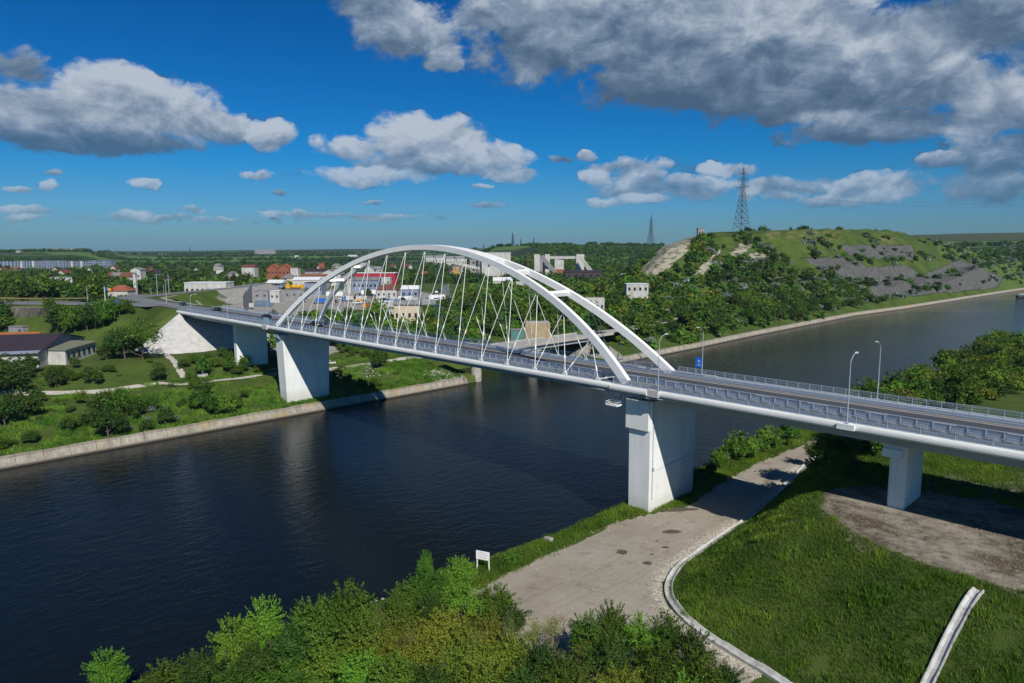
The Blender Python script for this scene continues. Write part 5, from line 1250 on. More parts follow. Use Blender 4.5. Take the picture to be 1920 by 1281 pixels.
building('workshop', 'dark workshop with a row of tall windows beside the pale blue shed', 41, 64, 523, 570, 12, 'flat', wall='grey', roofm='roofdark', win=(1, 6, 1.0, 2.0))
building('house', 'pale blue gabled house with round-eyed windows above the trees', 248, 267, 503.5, 690, 10, 'end', 499.5, wall='wwhite', roofm='roofgrey', win=(1, 2, 1.6, 1.6))
building('house', 'white house with an orange tiled roof behind the flagpole', 203, 240, 543, 440, 10, 'hip', 532.5, wall='wwhite', roofm='roofred', win=(1, 3, 1.3, 1.3), door=True)
building('chapel_tower', 'slim white tower of a small building behind the road junction', 252, 257, 512, 520, 2.0, 'end', 509, wall='wwhite', roofm='roofgrey', win=(1, 1, .6, 1.4))
building('industrial_hall', 'long low white building behind the flyover lamps', 347, 425, 528, 470, 14, 'flat', wall='wwhite', roofm='roofwhite', win=(1, 8, 1.6, 1.4))
building('house', 'white and brown house between poplar and brick villa', 456, 480, 499, 640, 10, 'gable', 495, wall='wwhite', roofm='roofbrown', win=(1, 3, 1.3, 1.3))
building('villa', 'orange brick villa with twin gables, left half', 503, 523, 502, 640, 12, 'end', 494, wall='brick', roofm='roofred', win=(2, 3, 1.2, 1.4))
building('villa', 'orange brick villa with twin gables, right half', 524, 545, 502, 642, 12, 'end', 494, wall='brick', roofm='roofred', win=(2, 3, 1.2, 1.4))
building('house', 'small cubic white house right of the brick villa', 547, 561, 501, 640, 8, 'flat', wall='wwhite', win=(1, 2, 1.4, 1.4))
rt, w, H_ = building('brick_tower', 'square orange brick tower above the dark roofs', 600, 610, 492, 700, 5, 'flat', wall='brick', roofm='roofred', win=(2, 1, 1.0, 1.4))
building('industrial_hall', 'dark-roofed hall at the foot of the brick tower', 574, 606, 507, 690, 16, 'gable', 503, wall='grey', roofm='roofdark', win=(1, 4, 2, 1))
building('warehouse', 'white gabled warehouse behind the left arch haunch', 597, 640, 513, 640, 20, 'end', 504, wall='wwhite', roofm='roofgrey', win=(1, 2, 1.6, 1.2))
building('warehouse', 'low white warehouse with a faded red roof edge', 565, 610, 516, 590, 14, 'gable', 513, wall='wwhite', roofm='roofred', win=(1, 5, 1.5, 1.0))
building('warehouse', 'bright white low storage hall left of the arch haunch', 550, 600, 523, 560, 12, 'gable', 518.5, wall='wwhite', roofm='roofwhite', win=(1, 4, 1.6, 1.2))
building('shed', 'pale blue open shed in front of the white halls, left', 501, 530, 533, 520, 12, 'gable', 528, wall='wblue_shade', roofm='roofwhite', win=(1, 4, 2.5, 1.4))
building('shed', 'grey block shed at the left end of the works yard', 476, 503, 544, 455, 10, 'flat', wall='grey', roofm='roofgrey', win=(1, 2, 1.2, 1.0))
building('shed', 'small white flat-roofed hut beside a round bush', 506, 524, 544, 440, 6, 'flat', wall='wwhite', roofm='roofwhite', win=(1, 2, 1.0, 1.3))
rt, w, H_ = building('concrete_store', 'grey concrete store carrying yellow silos and machinery', 533, 571, 541.5, 460, 10, 'flat', wall='grey', roofm='roofgrey', win=(1, 3, 1, .8))
rt2, w, H2 = building('industrial_hall', 'blue-grey hall with dark roof edge between store and truck park', 572, 604, 529, 500, 14, 'flat', wall='wblue_shade', roofm='roofdark', win=(1, 4, 1.8, 1.6))
yx, yy_, yw = place(533, 571, 462); zt = zpix(541, 462)
ym = empty('batching_machine', (yx, yy_, zt + .3), HD - math.pi / 2, 'yellow batching machinery standing on the grey concrete store', 'machine')
MB().box((-4.4, 2, 1.7), (3.0, 2.5, 2.6)).build('hopper', Mt['yellow'], ym); MB().cyl((-1.8, 2, 1.6), (4.6, 2, 1.6), 1.25, 1.25, 12).build('drum', Mt['yellow'], ym)
MB().loft([[(4.6, 1, .2), (6.4, 1, .2), (6.4, 3, .2), (4.6, 3, .2)], [(4.9, 1.2, 3.0), (5.8, 1.2, 3.0), (5.8, 2.8, 3.0), (4.9, 2.8, 3.0)]]).build('cab', Mt['yellow'], ym)
MB().cyl((-4.6, 2, 3), (-4.6, 2, 4.4), .7, .7, 10).build('vent', Mt['yellow'], ym); MB().box((-1.8, 1.9, .3), (9, 1.8, .5)).build('frame', Mt['steel'], ym)
for x_w in (-4, 0, 3): MB().box((x_w, 1.9, -.1), (.5, 1.6, .5)).build('foot', Mt['steel'], ym)
building('warehouse', 'long hall with a bright red cladding band seen through the hangers', 664, 742, 511, 640, 20, 'flat', wall='red', roofm='roofwhite', win=(1, 7, 1.2, 1.0))
building('warehouse', 'white warehouse end wall beneath the red-clad hall', 716, 732, 520, 600, 10, 'flat', wall='wwhite', roofm='roofwhite', win=(1, 2, 1.2, 1.2))
building('industrial_hall', 'long pale blue hall in front of the red-clad one', 646, 708, 524, 545, 18, 'gable', 519, wall='wblue_shade', roofm='roofgrey', win=(1, 8, 1.6, 1.6))
building('house', 'white gabled house half behind the arch haunch', 685, 703, 504, 690, 12, 'end', 497.5, wall='wwhite', roofm='roofgrey', win=(1, 1, 1.4, 1.4))
building('house', 'white house with a brown hipped roof in the works yard', 706, 744, 542, 470, 9, 'hip', 532, wall='wwhite', roofm='roofbrown', win=(1, 4, 1.1, 1.4), door=True)
building('shed', 'pale arched storage tent right of the brown-roofed house', 752, 785, 541, 465, 10, 'gable', 535, wall='wblue_shade', roofm='roofwhite', win=(1, 3, 1.5, 1.2))
rt, w, H_ = building('pump_house', 'beige flat-roofed ruined building with dark openings above the bushes', 738, 785, 570, 345, 9, 'flat', wall='wbeige', roofm='roofgrey', win=(1, 4, 1.2, 2.0), over=1.4)
MB().box((0, 0, H_ + 1.0), (w + .6, 8, 1.4)).build('parapet', Mt['grey'], rt)
building('retaining_store', 'low pale concrete store under the works yard edge', 705, 738, 565, 365, 8, 'flat', wall='wwhite', roofm='roofwhite', win=(1, 2, 1, 1))
random.seed(21)
HK = [('wwhite', 'roofred'), ('wwhite', 'roofbrown'), ('wbeige', 'roofgrey'), ('wwhite', 'roofgrey'), ('grey', 'roofdark'), ('wbeige', 'roofbrown')]
hp_ = []
for i, (wm_, rm_) in enumerate(HK):
    hp_.append(building('house', 'house', 300, 310, 500, 700, 9, 'end' if i % 2 else 'gable', 496, wall=wm_, roofm=rm_, win=(1, 3, 1.2, 1.3), zb=zpix(500, 700) - 4.2)[0])
WN = ['white house with a red roof', 'white house with a brown roof', 'beige house with a grey roof', 'white house with a grey roof', 'grey house with a dark roof', 'beige house with a brown roof']
for i in range(58):
    u = random.choice([random.uniform(0, 460), random.uniform(230, 900), random.uniform(560, 900)]); r = random.uniform(600, 1150); x, y, z = at_range(u, r); k = i % 6
    if -330 < x < -110 and 30 < y < 330: continue
    o = hp_[k] if hp_[k] is not None else None
    o = copy_tree(hp_[k]); o.location = (x, y, z + .8); o.rotation_euler = (0, 0, random.uniform(0, 6.28)); sc_ = random.uniform(.95, 1.6); o.scale = (sc_, sc_, sc_ * 1.1)
    tag(o, WN[k] + ' in the distant town', 'house', 'distant town houses, ' + WN[k])
for o in hp_:
    for c_ in list(o.children): bpy.data.objects.remove(c_)
    bpy.data.objects.remove(o)
# silo works behind the arch crown
sl_, w, H_ = building('silo_building', 'huge windowless white silo block behind the right side of the arch crown', 904, 958, 474, 740, 22, 'flat', wall='wwhite', roofm='roofwhite', win=(1, 2, .8, 3))
MB().box((-w / 2 - 2.2, 1, H_ * .42), (4.4, 16, H_ * .84)).build('annex', Mt['grey'], sl_)
for xx_ in (-w / 2 - 3.4, -w / 2 - 1.6): MB().box((xx_, -7.3, H_ * .42), (.5, .3, H_ * .8)).build('rib', Mt['steel'], sl_)
building('silo_building', 'darker grey tower beside the white silo block', 882, 896, 486, 750, 14, 'flat', wall='grey', roofm='roofgrey', win=(3, 1, 2, 2))
cvx, cvy, cw = place(852, 900, 735)
cv = empty('conveyor', (cvx, cvy, 20), HD - math.pi / 2, 'white sloping conveyor gallery leading to the white silo block', 'conveyor')
MB().beam((-14, 0, zpix(492, 735) - 20), (14, 0, zpix(503, 735) - 20), 3, 2.6).build('gallery', Mt['wwhite'], cv); MB().box((-11, 0, 7), (1, 1, 24)).box((11, 0, 6), (1, 1, 20)).build('trestle', Mt['grey'], cv)
ms_, w, H_ = building('silo', 'short square silo with a yellow and brown painted wall', 851, 864, 498, 725, 7, 'flat', wall='grey', roofm='roofgrey')
MB().add([(-w / 2 + .6, -3.56, H_ * .1), (w / 2 - .6, -3.56, H_ * .1), (w / 2 - 1.0, -3.56, H_ * .6), (w / 2 - 1.6, -3.56, H_ * .93), (-w / 2 + 1.2, -3.56, H_ * .88), (-w / 2 + .7, -3.56, H_ * .5)], [(0, 1, 2, 3, 4, 5)]).build('painted_panel', mat('mural', (.62, .42, .06), .8, col2=(.28, .10, .03), vscale=.3), ms_)
building('office_building', 'white office buildings below the silo block', 925, 960, 526, 600, 12, 'gable', 520, wall='wwhite', roofm='roofwhite', win=(1, 6, 1.4, 1.4))
building('office_building', 'white cubic office beside the dark blue hall', 968, 984, 529, 560, 9, 'flat', wall='wwhite', roofm='roofwhite', win=(1, 2, 1.2, 1.2))
building('industrial_hall', 'dark blue-grey hall behind the right arch haunch', 984, 1002, 528, 585, 14, 'flat', wall='grey', roofm='roofdark', win=(1, 4, 1, 2))
CG = 'towers of the disused cement works'
ta_, w, H_ = building('works_tower', 'left tower of the cement works with two small top windows', 1002, 1012, 477.5, 880, 9, 'flat', wall='wwhite', roofm='roofwhite', win=None)
building('works_tower', 'second pale tower of the cement works behind the conveyor', 1022, 1031, 477.5, 885, 9, 'flat', wall='wwhite', roofm='roofwhite', win=None)
building('works_link', 'dark recessed block between the two left works towers', 1012, 1022, 480, 892, 7, 'flat', wall='grey', roofm='roofgrey', win=None)
rt, w, H_ = building('works_tower', 'middle works tower standing on an orange brick base', 1040, 1057, 480.5, 870, 12, 'flat', wall='wwhite', roofm='roofgrey', win=(3, 2, .8, .8))
MB().box((.5, -3, 3.8), (w + 1.4, 8, 9)).build('brick_base', Mt['brick'], rt)
building('works_tower', 'right-hand works tower with rusty front pier', 1080, 1095, 477, 865, 9, 'flat', wall='wwhite', roofm='roofgrey', win=None)
for (u0, v0, u1, v1, nm, lb, wd_) in ((1016, 481, 1041, 512, 'conveyor', 'dark grey conveyor slanting down from the left works tower', 4.5), (1084, 481, 1107, 511, 'conveyor', 'left one of the twin slanting conveyors at the right works tower', 1.8), (1089, 481, 1112, 511, 'conveyor', 'right one of the twin slanting conveyors at the right works tower', 1.8)):
    x0, y0, _ = at_range(u0, 855, False); x1, y1, _ = at_range(u1, 850, False); xm, ym_ = (x0 + x1) / 2, (y0 + y1) / 2
    r_ = empty(nm, (xm, ym_, 20), 0, lb, 'conveyor'); MB().beam((x0 - xm, y0 - ym_, zpix(v0, 855) - 20), (x1 - xm, y1 - ym_, zpix(v1, 850) - 20), wd_, wd_).build('gallery', Mt['grey' if wd_ > 3 else 'wwhite'], r_)
    MB().cyl(((x1 - x0) * .2, (y1 - y0) * .2, -1), ((x1 - x0) * .2, (y1 - y0) * .2, zpix(v0 * .3 + v1 * .7, 852) - 20), .5, .5, 6).build('support', Mt['grey'], r_)
x0, y0, _ = at_range(1031, 872, False); x1, y1, _ = at_range(1081, 868, False)
r_ = empty('gallery', ((x0 + x1) / 2, (y0 + y1) / 2, zpix(483, 870)), 0, 'long enclosed gallery bridging the tops of the works towers', 'gallery'); MB().beam((-(x1 - x0) / 2, -(y1 - y0) / 2, 0), ((x1 - x0) / 2, (y1 - y0) / 2, 0), 3, 3.4).build('body', Mt['wwhite'], r_); MB().beam((-(x1 - x0) / 2, -(y1 - y0) / 2, 1.9), ((x1 - x0) / 2, (y1 - y0) / 2, 1.9), 3.6, .4).build('roof', Mt['roofgrey'], r_)
building('industrial_hall', 'long dark-roofed hall at the foot of the cement works', 1060, 1128, 510, 760, 30, 'gable', 507.5, wall='roofdark', roofm='roofdark', win=(1, 5, 3, 2))
x, y, z = at_range(990, 800); tag(MB().cyl((0, 0, -1), (0, 0, zpix(473, 800) - z), 1.0, .7, 10).build('chimney', Mt['rust'], loc=(x, y, z)), 'slim rusty chimney left of the cement works towers', 'chimney')
x0, y0, _ = at_range(1165, 560, False); x1, y1, _ = at_range(1252, 545, False); zt = zpix(515, 552)
cr = empty('crane_gantry', ((x0 + x1) / 2, (y0 + y1) / 2, 20), 0, 'grey elevated gantry canopy on posts above the trees left of the quarry hill', 'gantry')
hx_, hy_ = (x1 - x0) / 2, (y1 - y0) / 2; MB().beam((-hx_, -hy_, zt - 20), (hx_, hy_, zt - 20), 7, 1.4).build('canopy', Mt['grey'], cr)
for k in (-.95, -.3, .35, .97): MB().box((hx_ * k, hy_ * k, (zt - 20) / 2 - 1), (1.0, 1.0, zt - 19)).build('post', Mt['grey'], cr)
building('office_building', 'white two-storey block with three dark windows below the gantry', 1175, 1216, 533, 455, 10, 'flat', wall='wwhite', roofm='roofwhite', win=(2, 4, 1.4, 1.8))
building('ruin', 'crumbling pale walls among the trees behind the right arch haunch', 1098, 1134, 559, 395, 6, 'flat', wall='wwhite', roofm='stone', win=(1, 4, 1.0, 1.4), over=0)
building('railway_wagon', 'long rust-red wagon half hidden by the quay trees', 1202, 1264, 579, 440, 3, 'flat', wall='rust', roofm='rust', win=(1, 7, .8, 1.0), cat='wagon')
building('shed', 'shed with a pale grey sloping roof beside the rust-red wagon', 1252, 1284, 590, 425, 8, 'gable', 583, wall='wwhite', roofm='roofwhite', win=(1, 2, 1, 1))
building('bunker', 'small ruined concrete lookout on the left shoulder of the hill', 1305, 1317, 430, 585, 4, 'flat', wall='grey', roofm='roofgrey', win=(1, 2, .8, 1.2))
building('farm_building', 'long pale farm building far off on the plain', 482, 520, 468.5, 2900, 20, 'gable', 466.5, wall='grey', roofm='roofgrey', win=(1, 8, 4, 1.5))
building('farm_building', 'white greenhouse row far off on the plain', 655, 672, 478.5, 2300, 14, 'gable', 477.3, wall='wwhite', roofm='roofwhite', win=(1, 3, 3, 1.2))
building('barn', 'small bright barn alone in the far fields', 556, 562, 479, 2200, 9, 'gable', 478, wall='wwhite', roofm='roofwhite', win=(1, 1, 2, 1.2))
building('house', 'row of pale village houses seen just under the arch crown', 800, 835, 482, 1500, 14, 'gable', 478.5, wall='wwhite', roofm='roofgrey', win=(1, 6, 2, 2))
building('house', 'cluster of pale village houses further right under the arch crown', 838, 872, 484, 1350, 14, 'gable', 480, wall='wwhite', roofm='roofgrey', win=(1, 6, 2, 2))
# banded curved wall building behind the side bridge
bt, w, H_ = building('round_store', 'curved brown-stained building with a white band behind the low side bridge', 985, 1032, 606, 318, 9, 'flat', wall='wstain', roofm='conc', win=None, over=-.6)
MB().box((0, -4.52, H_ * .52), (w + .1, .12, H_ * .26)).build('white_band', Mt['wwhite'], bt); MB().box((w * .25, -4.5, 1.2), (1.3, .2, 2.2)).build('opening', Mt['glass'], bt)
kt = building('tank_shed', 'pale and green tanks beside the curved stained building', 958, 984, 619, 316, 5, 'flat', wall='teal', roofm='roofgrey', win=(1, 2, 1.6, 1.4))[0]
# ---- left bank farm buildings
def gabled(name, label, P0_, dl, L, W, he, hr, wall, roofm, zb, wins=4, gable='wblue_shade', door=True):
    dl = Vector((*dl, 0)).normalized(); dw = Vector((-dl.y, dl.x, 0)); ang = math.atan2(dl.y, dl.x)
    root = empty(name, (P0_[0], P0_[1], zb), ang, label, 'house')
    MB().box((L / 2, W / 2, he / 2 - .5), (L, W, he + 1)).build('wall', Mt[wall], root)
    MB().loft([[(x, .02, he - .01), (x, W / 2, he + hr - .1), (x, W - .02, he - .01)] for x in (0.02, L - .02)]).build('gable', Mt[gable], root)
    MB().loft([[(x, -.7, he - .45), (x, W / 2, he + hr), (x, W + .7, he - .45), (x, W + .7, he - .2), (x, W / 2, he + hr + .28), (x, -.7, he - .2)] for x in (-.5, L + .5)]).build('roof', Mt[roofm], root)
    for k in range(wins):
        o = bpy.data.objects.new('window', window_mesh(1.5, 1.3)); C.objects.link(o); o.parent = root; o.location = (L * (k + .6) / wins, -.05, he * .45)
    if door: MB().box((L * .12, -.06, 1.0), (1.3, .1, 2.2)).build('door', Mt['steel'], root)
    return root
def bxy(u, v, z): return back(u, v, z)
A0 = bxy(73, 690, 14.2); AH = bxy(120, 671, 14.2); dw_ = Vector((AH[0] - A0[0], AH[1] - A0[1], 0)); W_ = 2 * dw_.length; dw_.normalize()
dn_ = Vector((dw_.y, -dw_.x, 0)); Lh = 44
gabled('farmhouse', 'long white farm building with a dark purple-brown roof at the left edge', (A0[0] - dn_.x * Lh, A0[1] - dn_.y * Lh), (dn_.x, dn_.y), Lh, W_, 5.2, 3.9, 'wwhite', 'roofdark', 14.2, 9)
B0 = bxy(124, 682, 14.2); B1 = bxy(181, 664, 14.2); dl = (B1[0] - B0[0], B1[1] - B0[1]); ang = math.atan2(dl[1], dl[0]); Lb = math.hypot(*dl)
fb = empty('annex_building', (B0[0], B0[1], 14.2), ang, 'low annex with mossy flat roof and a row of dark windows', 'building')
MB().box((Lb / 2, 6, 2.2), (Lb, 12, 5.4)).build('wall', Mt['wwhite'], fb); MB().loft([[(x, -.6, 4.7), (x, 13, 5.3), (x, 13, 5.7), (x, -.6, 5.1)] for x in (-.5, Lb + .5)]).build('roof', mat('mossy_roof', (.13, .15, .09), .9, col2=(.20, .19, .15), vscale=.5), fb)
for k in range(6):
    o = bpy.data.objects.new('window', window_mesh(1.3, 1.9)); C.objects.link(o); o.parent = fb; o.location = (Lb * (k + .5) / 6, -.06, 2.5)
x, y, z = hit(40, 629); sh = empty('shed', (x, y, z - .3), .6, 'small grey-green shed below the stone wall of the road', 'shed')
MB().box((0, 0, 1.6), (8, 5, 3.6)).build('wall', Mt['grey'], sh); MB().box((0, 0, 3.5), (8.6, 5.6, .25)).build('roof', Mt['roofgrey'], sh); MB().box((2, -2.55, 1.2), (1.2, .1, 2.2)).build('door', Mt['steel'], sh)
x, y, z = hit(35, 640); rt_ = empty('shed', (x, y, 13), 1.0, 'low shed with rusty orange tin roof behind the dark farm roof', 'shed')
MB().box((0, 0, 2.2), (16, 4, 4.6)).build('wall', Mt['wbeige'], rt_); MB().loft([[(x_, -2.6, 4.5), (x_, 2.6, 5.4), (x_, 2.6, 5.6), (x_, -2.6, 4.7)] for x_ in (-8.4, 8.4)]).build('roof', mat('orange_tin', (.42, .15, .03), .7, var=.4, vscale=1), rt_)
# stone retaining wall under the road at far left
wa = bxy(8, 628, 14.2); wb_ = bxy(98, 626, 14.2); ta0 = bxy(12, 577, 27.9); ta1 = bxy(98, 579, 27.9)
rw = empty('retaining_wall', (wa[0], wa[1], 13), 0, 'grey stone retaining wall holding up the road at the far left', 'wall')
rr_ = []
for k in range(7):
    f_ = -.4 + 1.4 * k / 6; bx_, by_ = wa[0] + (wb_[0] - wa[0]) * f_, wa[1] + (wb_[1] - wa[1]) * f_; tx_, ty_ = ta0[0] + (ta1[0] - ta0[0]) * f_, ta0[1] + (ta1[1] - ta0[1]) * f_
    rr_.append([(bx_ - wa[0] + 1.5, by_ - wa[1] - 1.5, -1), (tx_ - wa[0], ty_ - wa[1], 15.2), (tx_ - wa[0] - 2, ty_ - wa[1] + 2, 15.2), (tx_ - wa[0] - 2, ty_ - wa[1] + 2, -1)])
MB().loft(rr_).build('face', mat('rubble_wall', (.24, .22, .19), .95, col2=(.12, .11, .085), vscale=.6, bump=.6, bscale=1.4), rw)
x, y, z = hit(380, 706); mo = empty('monument', (x, y, z), .3, 'small white pedestal with a basin beside the village path', 'monument')
MB().cyl((0, 0, -.2), (0, 0, .7), 1.9, 1.7, 14).build('basin', Mt['drain'], mo); MB().cyl((0, 0, .6), (0, 0, 2.8), .35, .28, 10).build('pillar', Mt['white'], mo)
# ---- low concrete side bridge over the mouth of the side canal
sb = empty('side_bridge', (2, 113, 0), 0, 'low weathered concrete road bridge over the mouth of the side canal', 'bridge')
def sp_(mb, n_, m_): o = mb.build(n_, m_, sb); o.matrix_parent_inverse = Matrix.Translation((-2, -113, 0)); return o
sp_(MB().loft([[(-8.0, y, 12.2), (-8.0, y, 13.6), (-7.6, y, 13.6), (-7.6, y, 13.1), (4.0, y, 13.1), (4.0, y, 13.7), (4.4, y, 13.7), (4.4, y, 12.2)] for y in (70, 168)]), 'deck', Mt['conc'])
sp_(MB().loft([[(-6.6, y, 12.2), (-6.4, y, 10.4), (3.0, y, 10.4), (3.3, y, 12.2)] for y in (72, 158)]), 'girder', Mt['girder'])
for y in (82.5, 116): sp_(MB().cyl((-1.8, y, -3), (-1.8, y, 9.4), 2.2, 2.2, 18).box((-1.8, y, 9.9), (9, 3, 1.0)), 'pier', Mt['conc'])
mb = MB()
for y in np.arange(70, 168, 2.4): mb.box((4.2, y, 14.2), (.14, .14, 1.0))
mb.box((4.2, 119, 14.7), (.12, 98, .12)); sp_(mb, 'railing', Mt['rail'])
for (cx, cy, a0, a1) in ((-2, 158, -100, 80),):
    n_ = 20; vs = [(cx, cy, 13.2)] + [(cx + (17 if cy > 100 else 12) * math.cos(math.radians(a0 + (a1 - a0) * k / n_)), cy + 15 * math.sin(math.radians(a0 + (a1 - a0) * k / n_)), 2.2) for k in range(n_ + 1)] + [(cx, cy, 2.2)]
    sp_(MB().add(vs, [(0, k + 1, k + 2) for k in range(n_)] + [(0, n_ + 1, n_ + 2), (0, n_ + 2, 1)]), 'abutment_cone', mat('stained_slope', (.30, .28, .24), .95, col2=(.17, .16, .13), vscale=.3, bump=.2))
strip('road', [(-2, 156), (-1, 190), (-8, 230), (-20, 262)], 9, Mt['conc'], 0, hfun=lambda x, y: max(13.1, hz(x, y) + .2), step=3)
# ---- pylons
def pylon(u, r, vtop, vbase, label, arms=((.80, .12), (.68, .17)), zb=None, lw=.28):
    x, y, zg = at_range(u, r); zg = zpix(vbase, r) if zb is None else zb; H_ = zpix(vtop, r) - zg; w0 = H_ * .095; root = empty('pylon', (x, y, zg), HD + .5, label, 'pylon')
    def wd(t_): return w0 * (1 - t_ / .62 * .72) if t_ < .62 else w0 * .28 * (1 - (t_ - .62) / .38 * .85)
    mb = MB(); lv = [0, .10, .20, .30, .39, .47, .55, .62, .68, .74, .80, .86, .93, 1.0]
    for a, b in zip(lv[:-1], lv[1:]):
        wa_, wb2 = wd(a), wd(b); za_, zb2 = H_ * a, H_ * b; cs = ((-1, -1), (1, -1), (1, 1), (-1, 1))
        for i in range(4):
            c, d_ = cs[i], cs[(i + 1) % 4]; l_ = lw * (1.2 if a < .6 else .8)
            mb.beam((c[0] * wa_, c[1] * wa_, za_), (c[0] * wb2, c[1] * wb2, zb2), l_, l_)
            mb.beam((c[0] * wa_, c[1] * wa_, za_), (d_[0] * wb2, d_[1] * wb2, zb2), l_ * .6, l_ * .6); mb.beam((d_[0] * wa_, d_[1] * wa_, za_), (c[0] * wb2, c[1] * wb2, zb2), l_ * .6, l_ * .6)
            mb.beam((c[0] * wb2, c[1] * wb2, zb2), (d_[0] * wb2, d_[1] * wb2, zb2), l_ * .5, l_ * .5)
    mb.build('lattice_tower', Mt['steel'], root)
    for (t_, l_) in arms:
        mb = MB()
        for s_ in (-1, 1):
            for e in (-1, 1): mb.beam((0, e * wd(t_), H_ * t_), (s_ * H_ * l_, 0, H_ * t_ + .2), lw * .7, lw * .7)
            mb.beam((0, 0, H_ * (t_ + .045)), (s_ * H_ * l_, 0, H_ * t_ + .2), lw * .6, lw * .6); mb.beam((s_ * H_ * l_, 0, H_ * t_ + .2), (s_ * H_ * l_, 0, H_ * t_ - 2), .16, .16)
            mb.beam((s_ * H_ * l_ * .55, 0, H_ * t_ + .2), (s_ * H_ * l_ * .55, 0, H_ * t_ - 2), .16, .16)
        mb.build('cross_arm', Mt['steel'], root)
    return root, x, y, zg, H_
pyl = pylon(1385, 618, 320, 433, 'tall steel lattice pylon on top of the quarry hill', ((.80, .105), (.68, .13), (.90, .08)))
pylon(1218, 1250, 405, 461, 'steel lattice pylon on the ridge left of the quarry hill', lw=.4)
pylon(962, 2250, 436, 462, 'leftmost larger pylon on the wooded ridge behind the cement works', lw=.7)
pylon(977, 2900, 447, 462, 'small distant pylon right beside the larger one on the ridge', lw=.8)
pylon(1001, 2900, 445, 461, 'small distant pylon right of the pair on the wooded ridge', lw=.8)
pylon(908, 2900, 457, 467, 'very small pylon just above the arch on the horizon', lw=.9)
pylon(362, 3000, 459, 470, 'tiny mast on the horizon above the left town', lw=.9, arms=())
_, x, y, zg, H_ = pyl; x2, y2, _ = at_range(2100, 900, False)
for t_, o_ in ((.80, 5), (.80, -5), (.68, 6.5), (.68, -6.5)):
    p0 = Vector((x + o_ * .5, y + o_, zg + H_ * t_ - 2)); p1 = Vector((x2 + o_, y2 + o_, 118)); pts = [p0.lerp(p1, k / 16) + Vector((0, 0, -14 * 4 * (k / 16) * (1 - k / 16))) for k in range(17)]
    tag(MB().tube(pts, .045, 4).build('power_line', Mt['steel']), 'thin power line running right from the hilltop pylon', 'power line', 'power lines from the hilltop pylon')
# ---- poles, flag, noise barriers
PG = 'plain grey poles around the left road junction'
for (u, vb, vt, z_) in ((164, 559, 516, 28.8), (284, 552, 523, 27), (296, 556, 517, 27), (312, 566, 522, 28.8), (308, 550, 519, 27), (318, 553, 516, 27), (347, 549, 522, 25), (400, 545, 515, 24), (138, 541, 526, 25), (528, 556, 530, 21)):
    r = (HC - z_) * F / (vb - VH); x, y, zg = at_range(u, r); h_ = max((vb - vt) * r / F, 5); nm = 'lamp_post' if vb - vt < 17 else 'power_pole'
    rt = empty('pole', (x, y, zg), 0, 'plain grey pole standing beside the road junction on the left', 'pole', PG)
    MB().cyl((0, 0, -.3), (0, 0, h_), .17, .11, 8).build('post', Mt['rail' if vb < 565 else 'conc'], rt); MB().box((0, 0, h_ - .5), (1.4, .1, .1)).build('cross_bar', Mt['rail'], rt)
r = (HC - 28.8) * F / (561 - VH); x, y, zg = at_range(197, r); fp = empty('flagpole', (x, y, zg), HD - math.pi / 2, 'white flagpole flying a blue, yellow and red flag at the road junction', 'flagpole')
hp = 40 * r / F; MB().cyl((0, 0, -.2), (0, 0, hp), .16, .1, 10).box((0, 0, .1), (.9, .9, .4)).build('pole', Mt['white'], fp)
for k, m_ in enumerate(('bluepaint', 'yellow', 'red')):
    MB().loft([[(.2 + k * 1.5 + j * .3, .25 * math.sin((k * 5 + j) * .7), hp - .5 - .05 * (k * 5 + j)), (.2 + k * 1.5 + j * .3, .25 * math.sin((k * 5 + j) * .7) + .03, hp - .5 - .05 * (k * 5 + j)), (.2 + k * 1.5 + j * .3, .25 * math.sin((k * 5 + j) * .7 + .4) + .03, hp - 2.1 - .02 * (k * 5 + j)), (.2 + k * 1.5 + j * .3, .25 * math.sin((k * 5 + j) * .7 + .4), hp - 2.1 - .02 * (k * 5 + j))] for j in range(6)]).build('flag_band', Mt[m_], fp)
for (u, vb, vt, lb, m_) in ((180, 560, 551, 'grey-blue road sign back on two posts near the flagpole', 'rail'), (218.5, 562, 556, 'round blue road sign right of the flagpole', 'blue')):
    r = (HC - 28.8) * F / (vb - VH); x, y, zg = at_range(u, r); rs_ = empty('road_sign', (x, y, zg), HD - math.pi / 2, lb, 'road sign'); h_ = (vb - vt) * r / F
    if m_ == 'blue': MB().cyl((0, -.1, h_ - .5), (0, -.04, h_ - .5), .95, .95, 16).build('panel', Mt['blue'], rs_); MB().box((0, 0, h_ / 2 - .3), (.1, .08, h_)).build('post', Mt['rail'], rs_)
    else:
        MB().box((0, 0, h_ - .8), (1.8, .08, 1.6)).build('panel', Mt['rail'], rs_)
        for s_ in (-.7, .7): MB().box((s_, .1, h_ / 2 - .2), (.1, .1, h_)).build('post', Mt['rail'], rs_)
def barrier(pts, htop, label, mt='grey'):
    x0, y0 = pts[0]; rt = empty('noise_barrier', (x0, y0, hz(x0, y0)), 0, label, 'noise barrier')
    k = 0
    for a, b in zip(pts[:-1], pts[1:]):
        L = math.hypot(b[0] - a[0], b[1] - a[1]); n_ = max(2, int(L / 3.0))
        for i in range(n_):
            p = (a[0] + (b[0] - a[0]) * (i + .5) / n_, a[1] + (b[1] - a[1]) * (i + .5) / n_); zz = hz(*p)
            MB().box((p[0] - x0, p[1] - y0, zz - hz(x0, y0) + htop / 2 - .3 + .5 * (i % 2) + .15 * i), (L / n_ - .35, .25, htop + .5), math.atan2(b[1] - a[1], b[0] - a[0])).build('slat_panel', Mt[mt], rt); k += 1
p0 = at_range(455, 352, False)[:2]; p1 = at_range(463, 385, False)[:2]; p2 = at_range(473, 440, False)[:2]
barrier([p0, p1, p2], 10.5, 'tall grey slatted barrier receding beside the works yard at left')
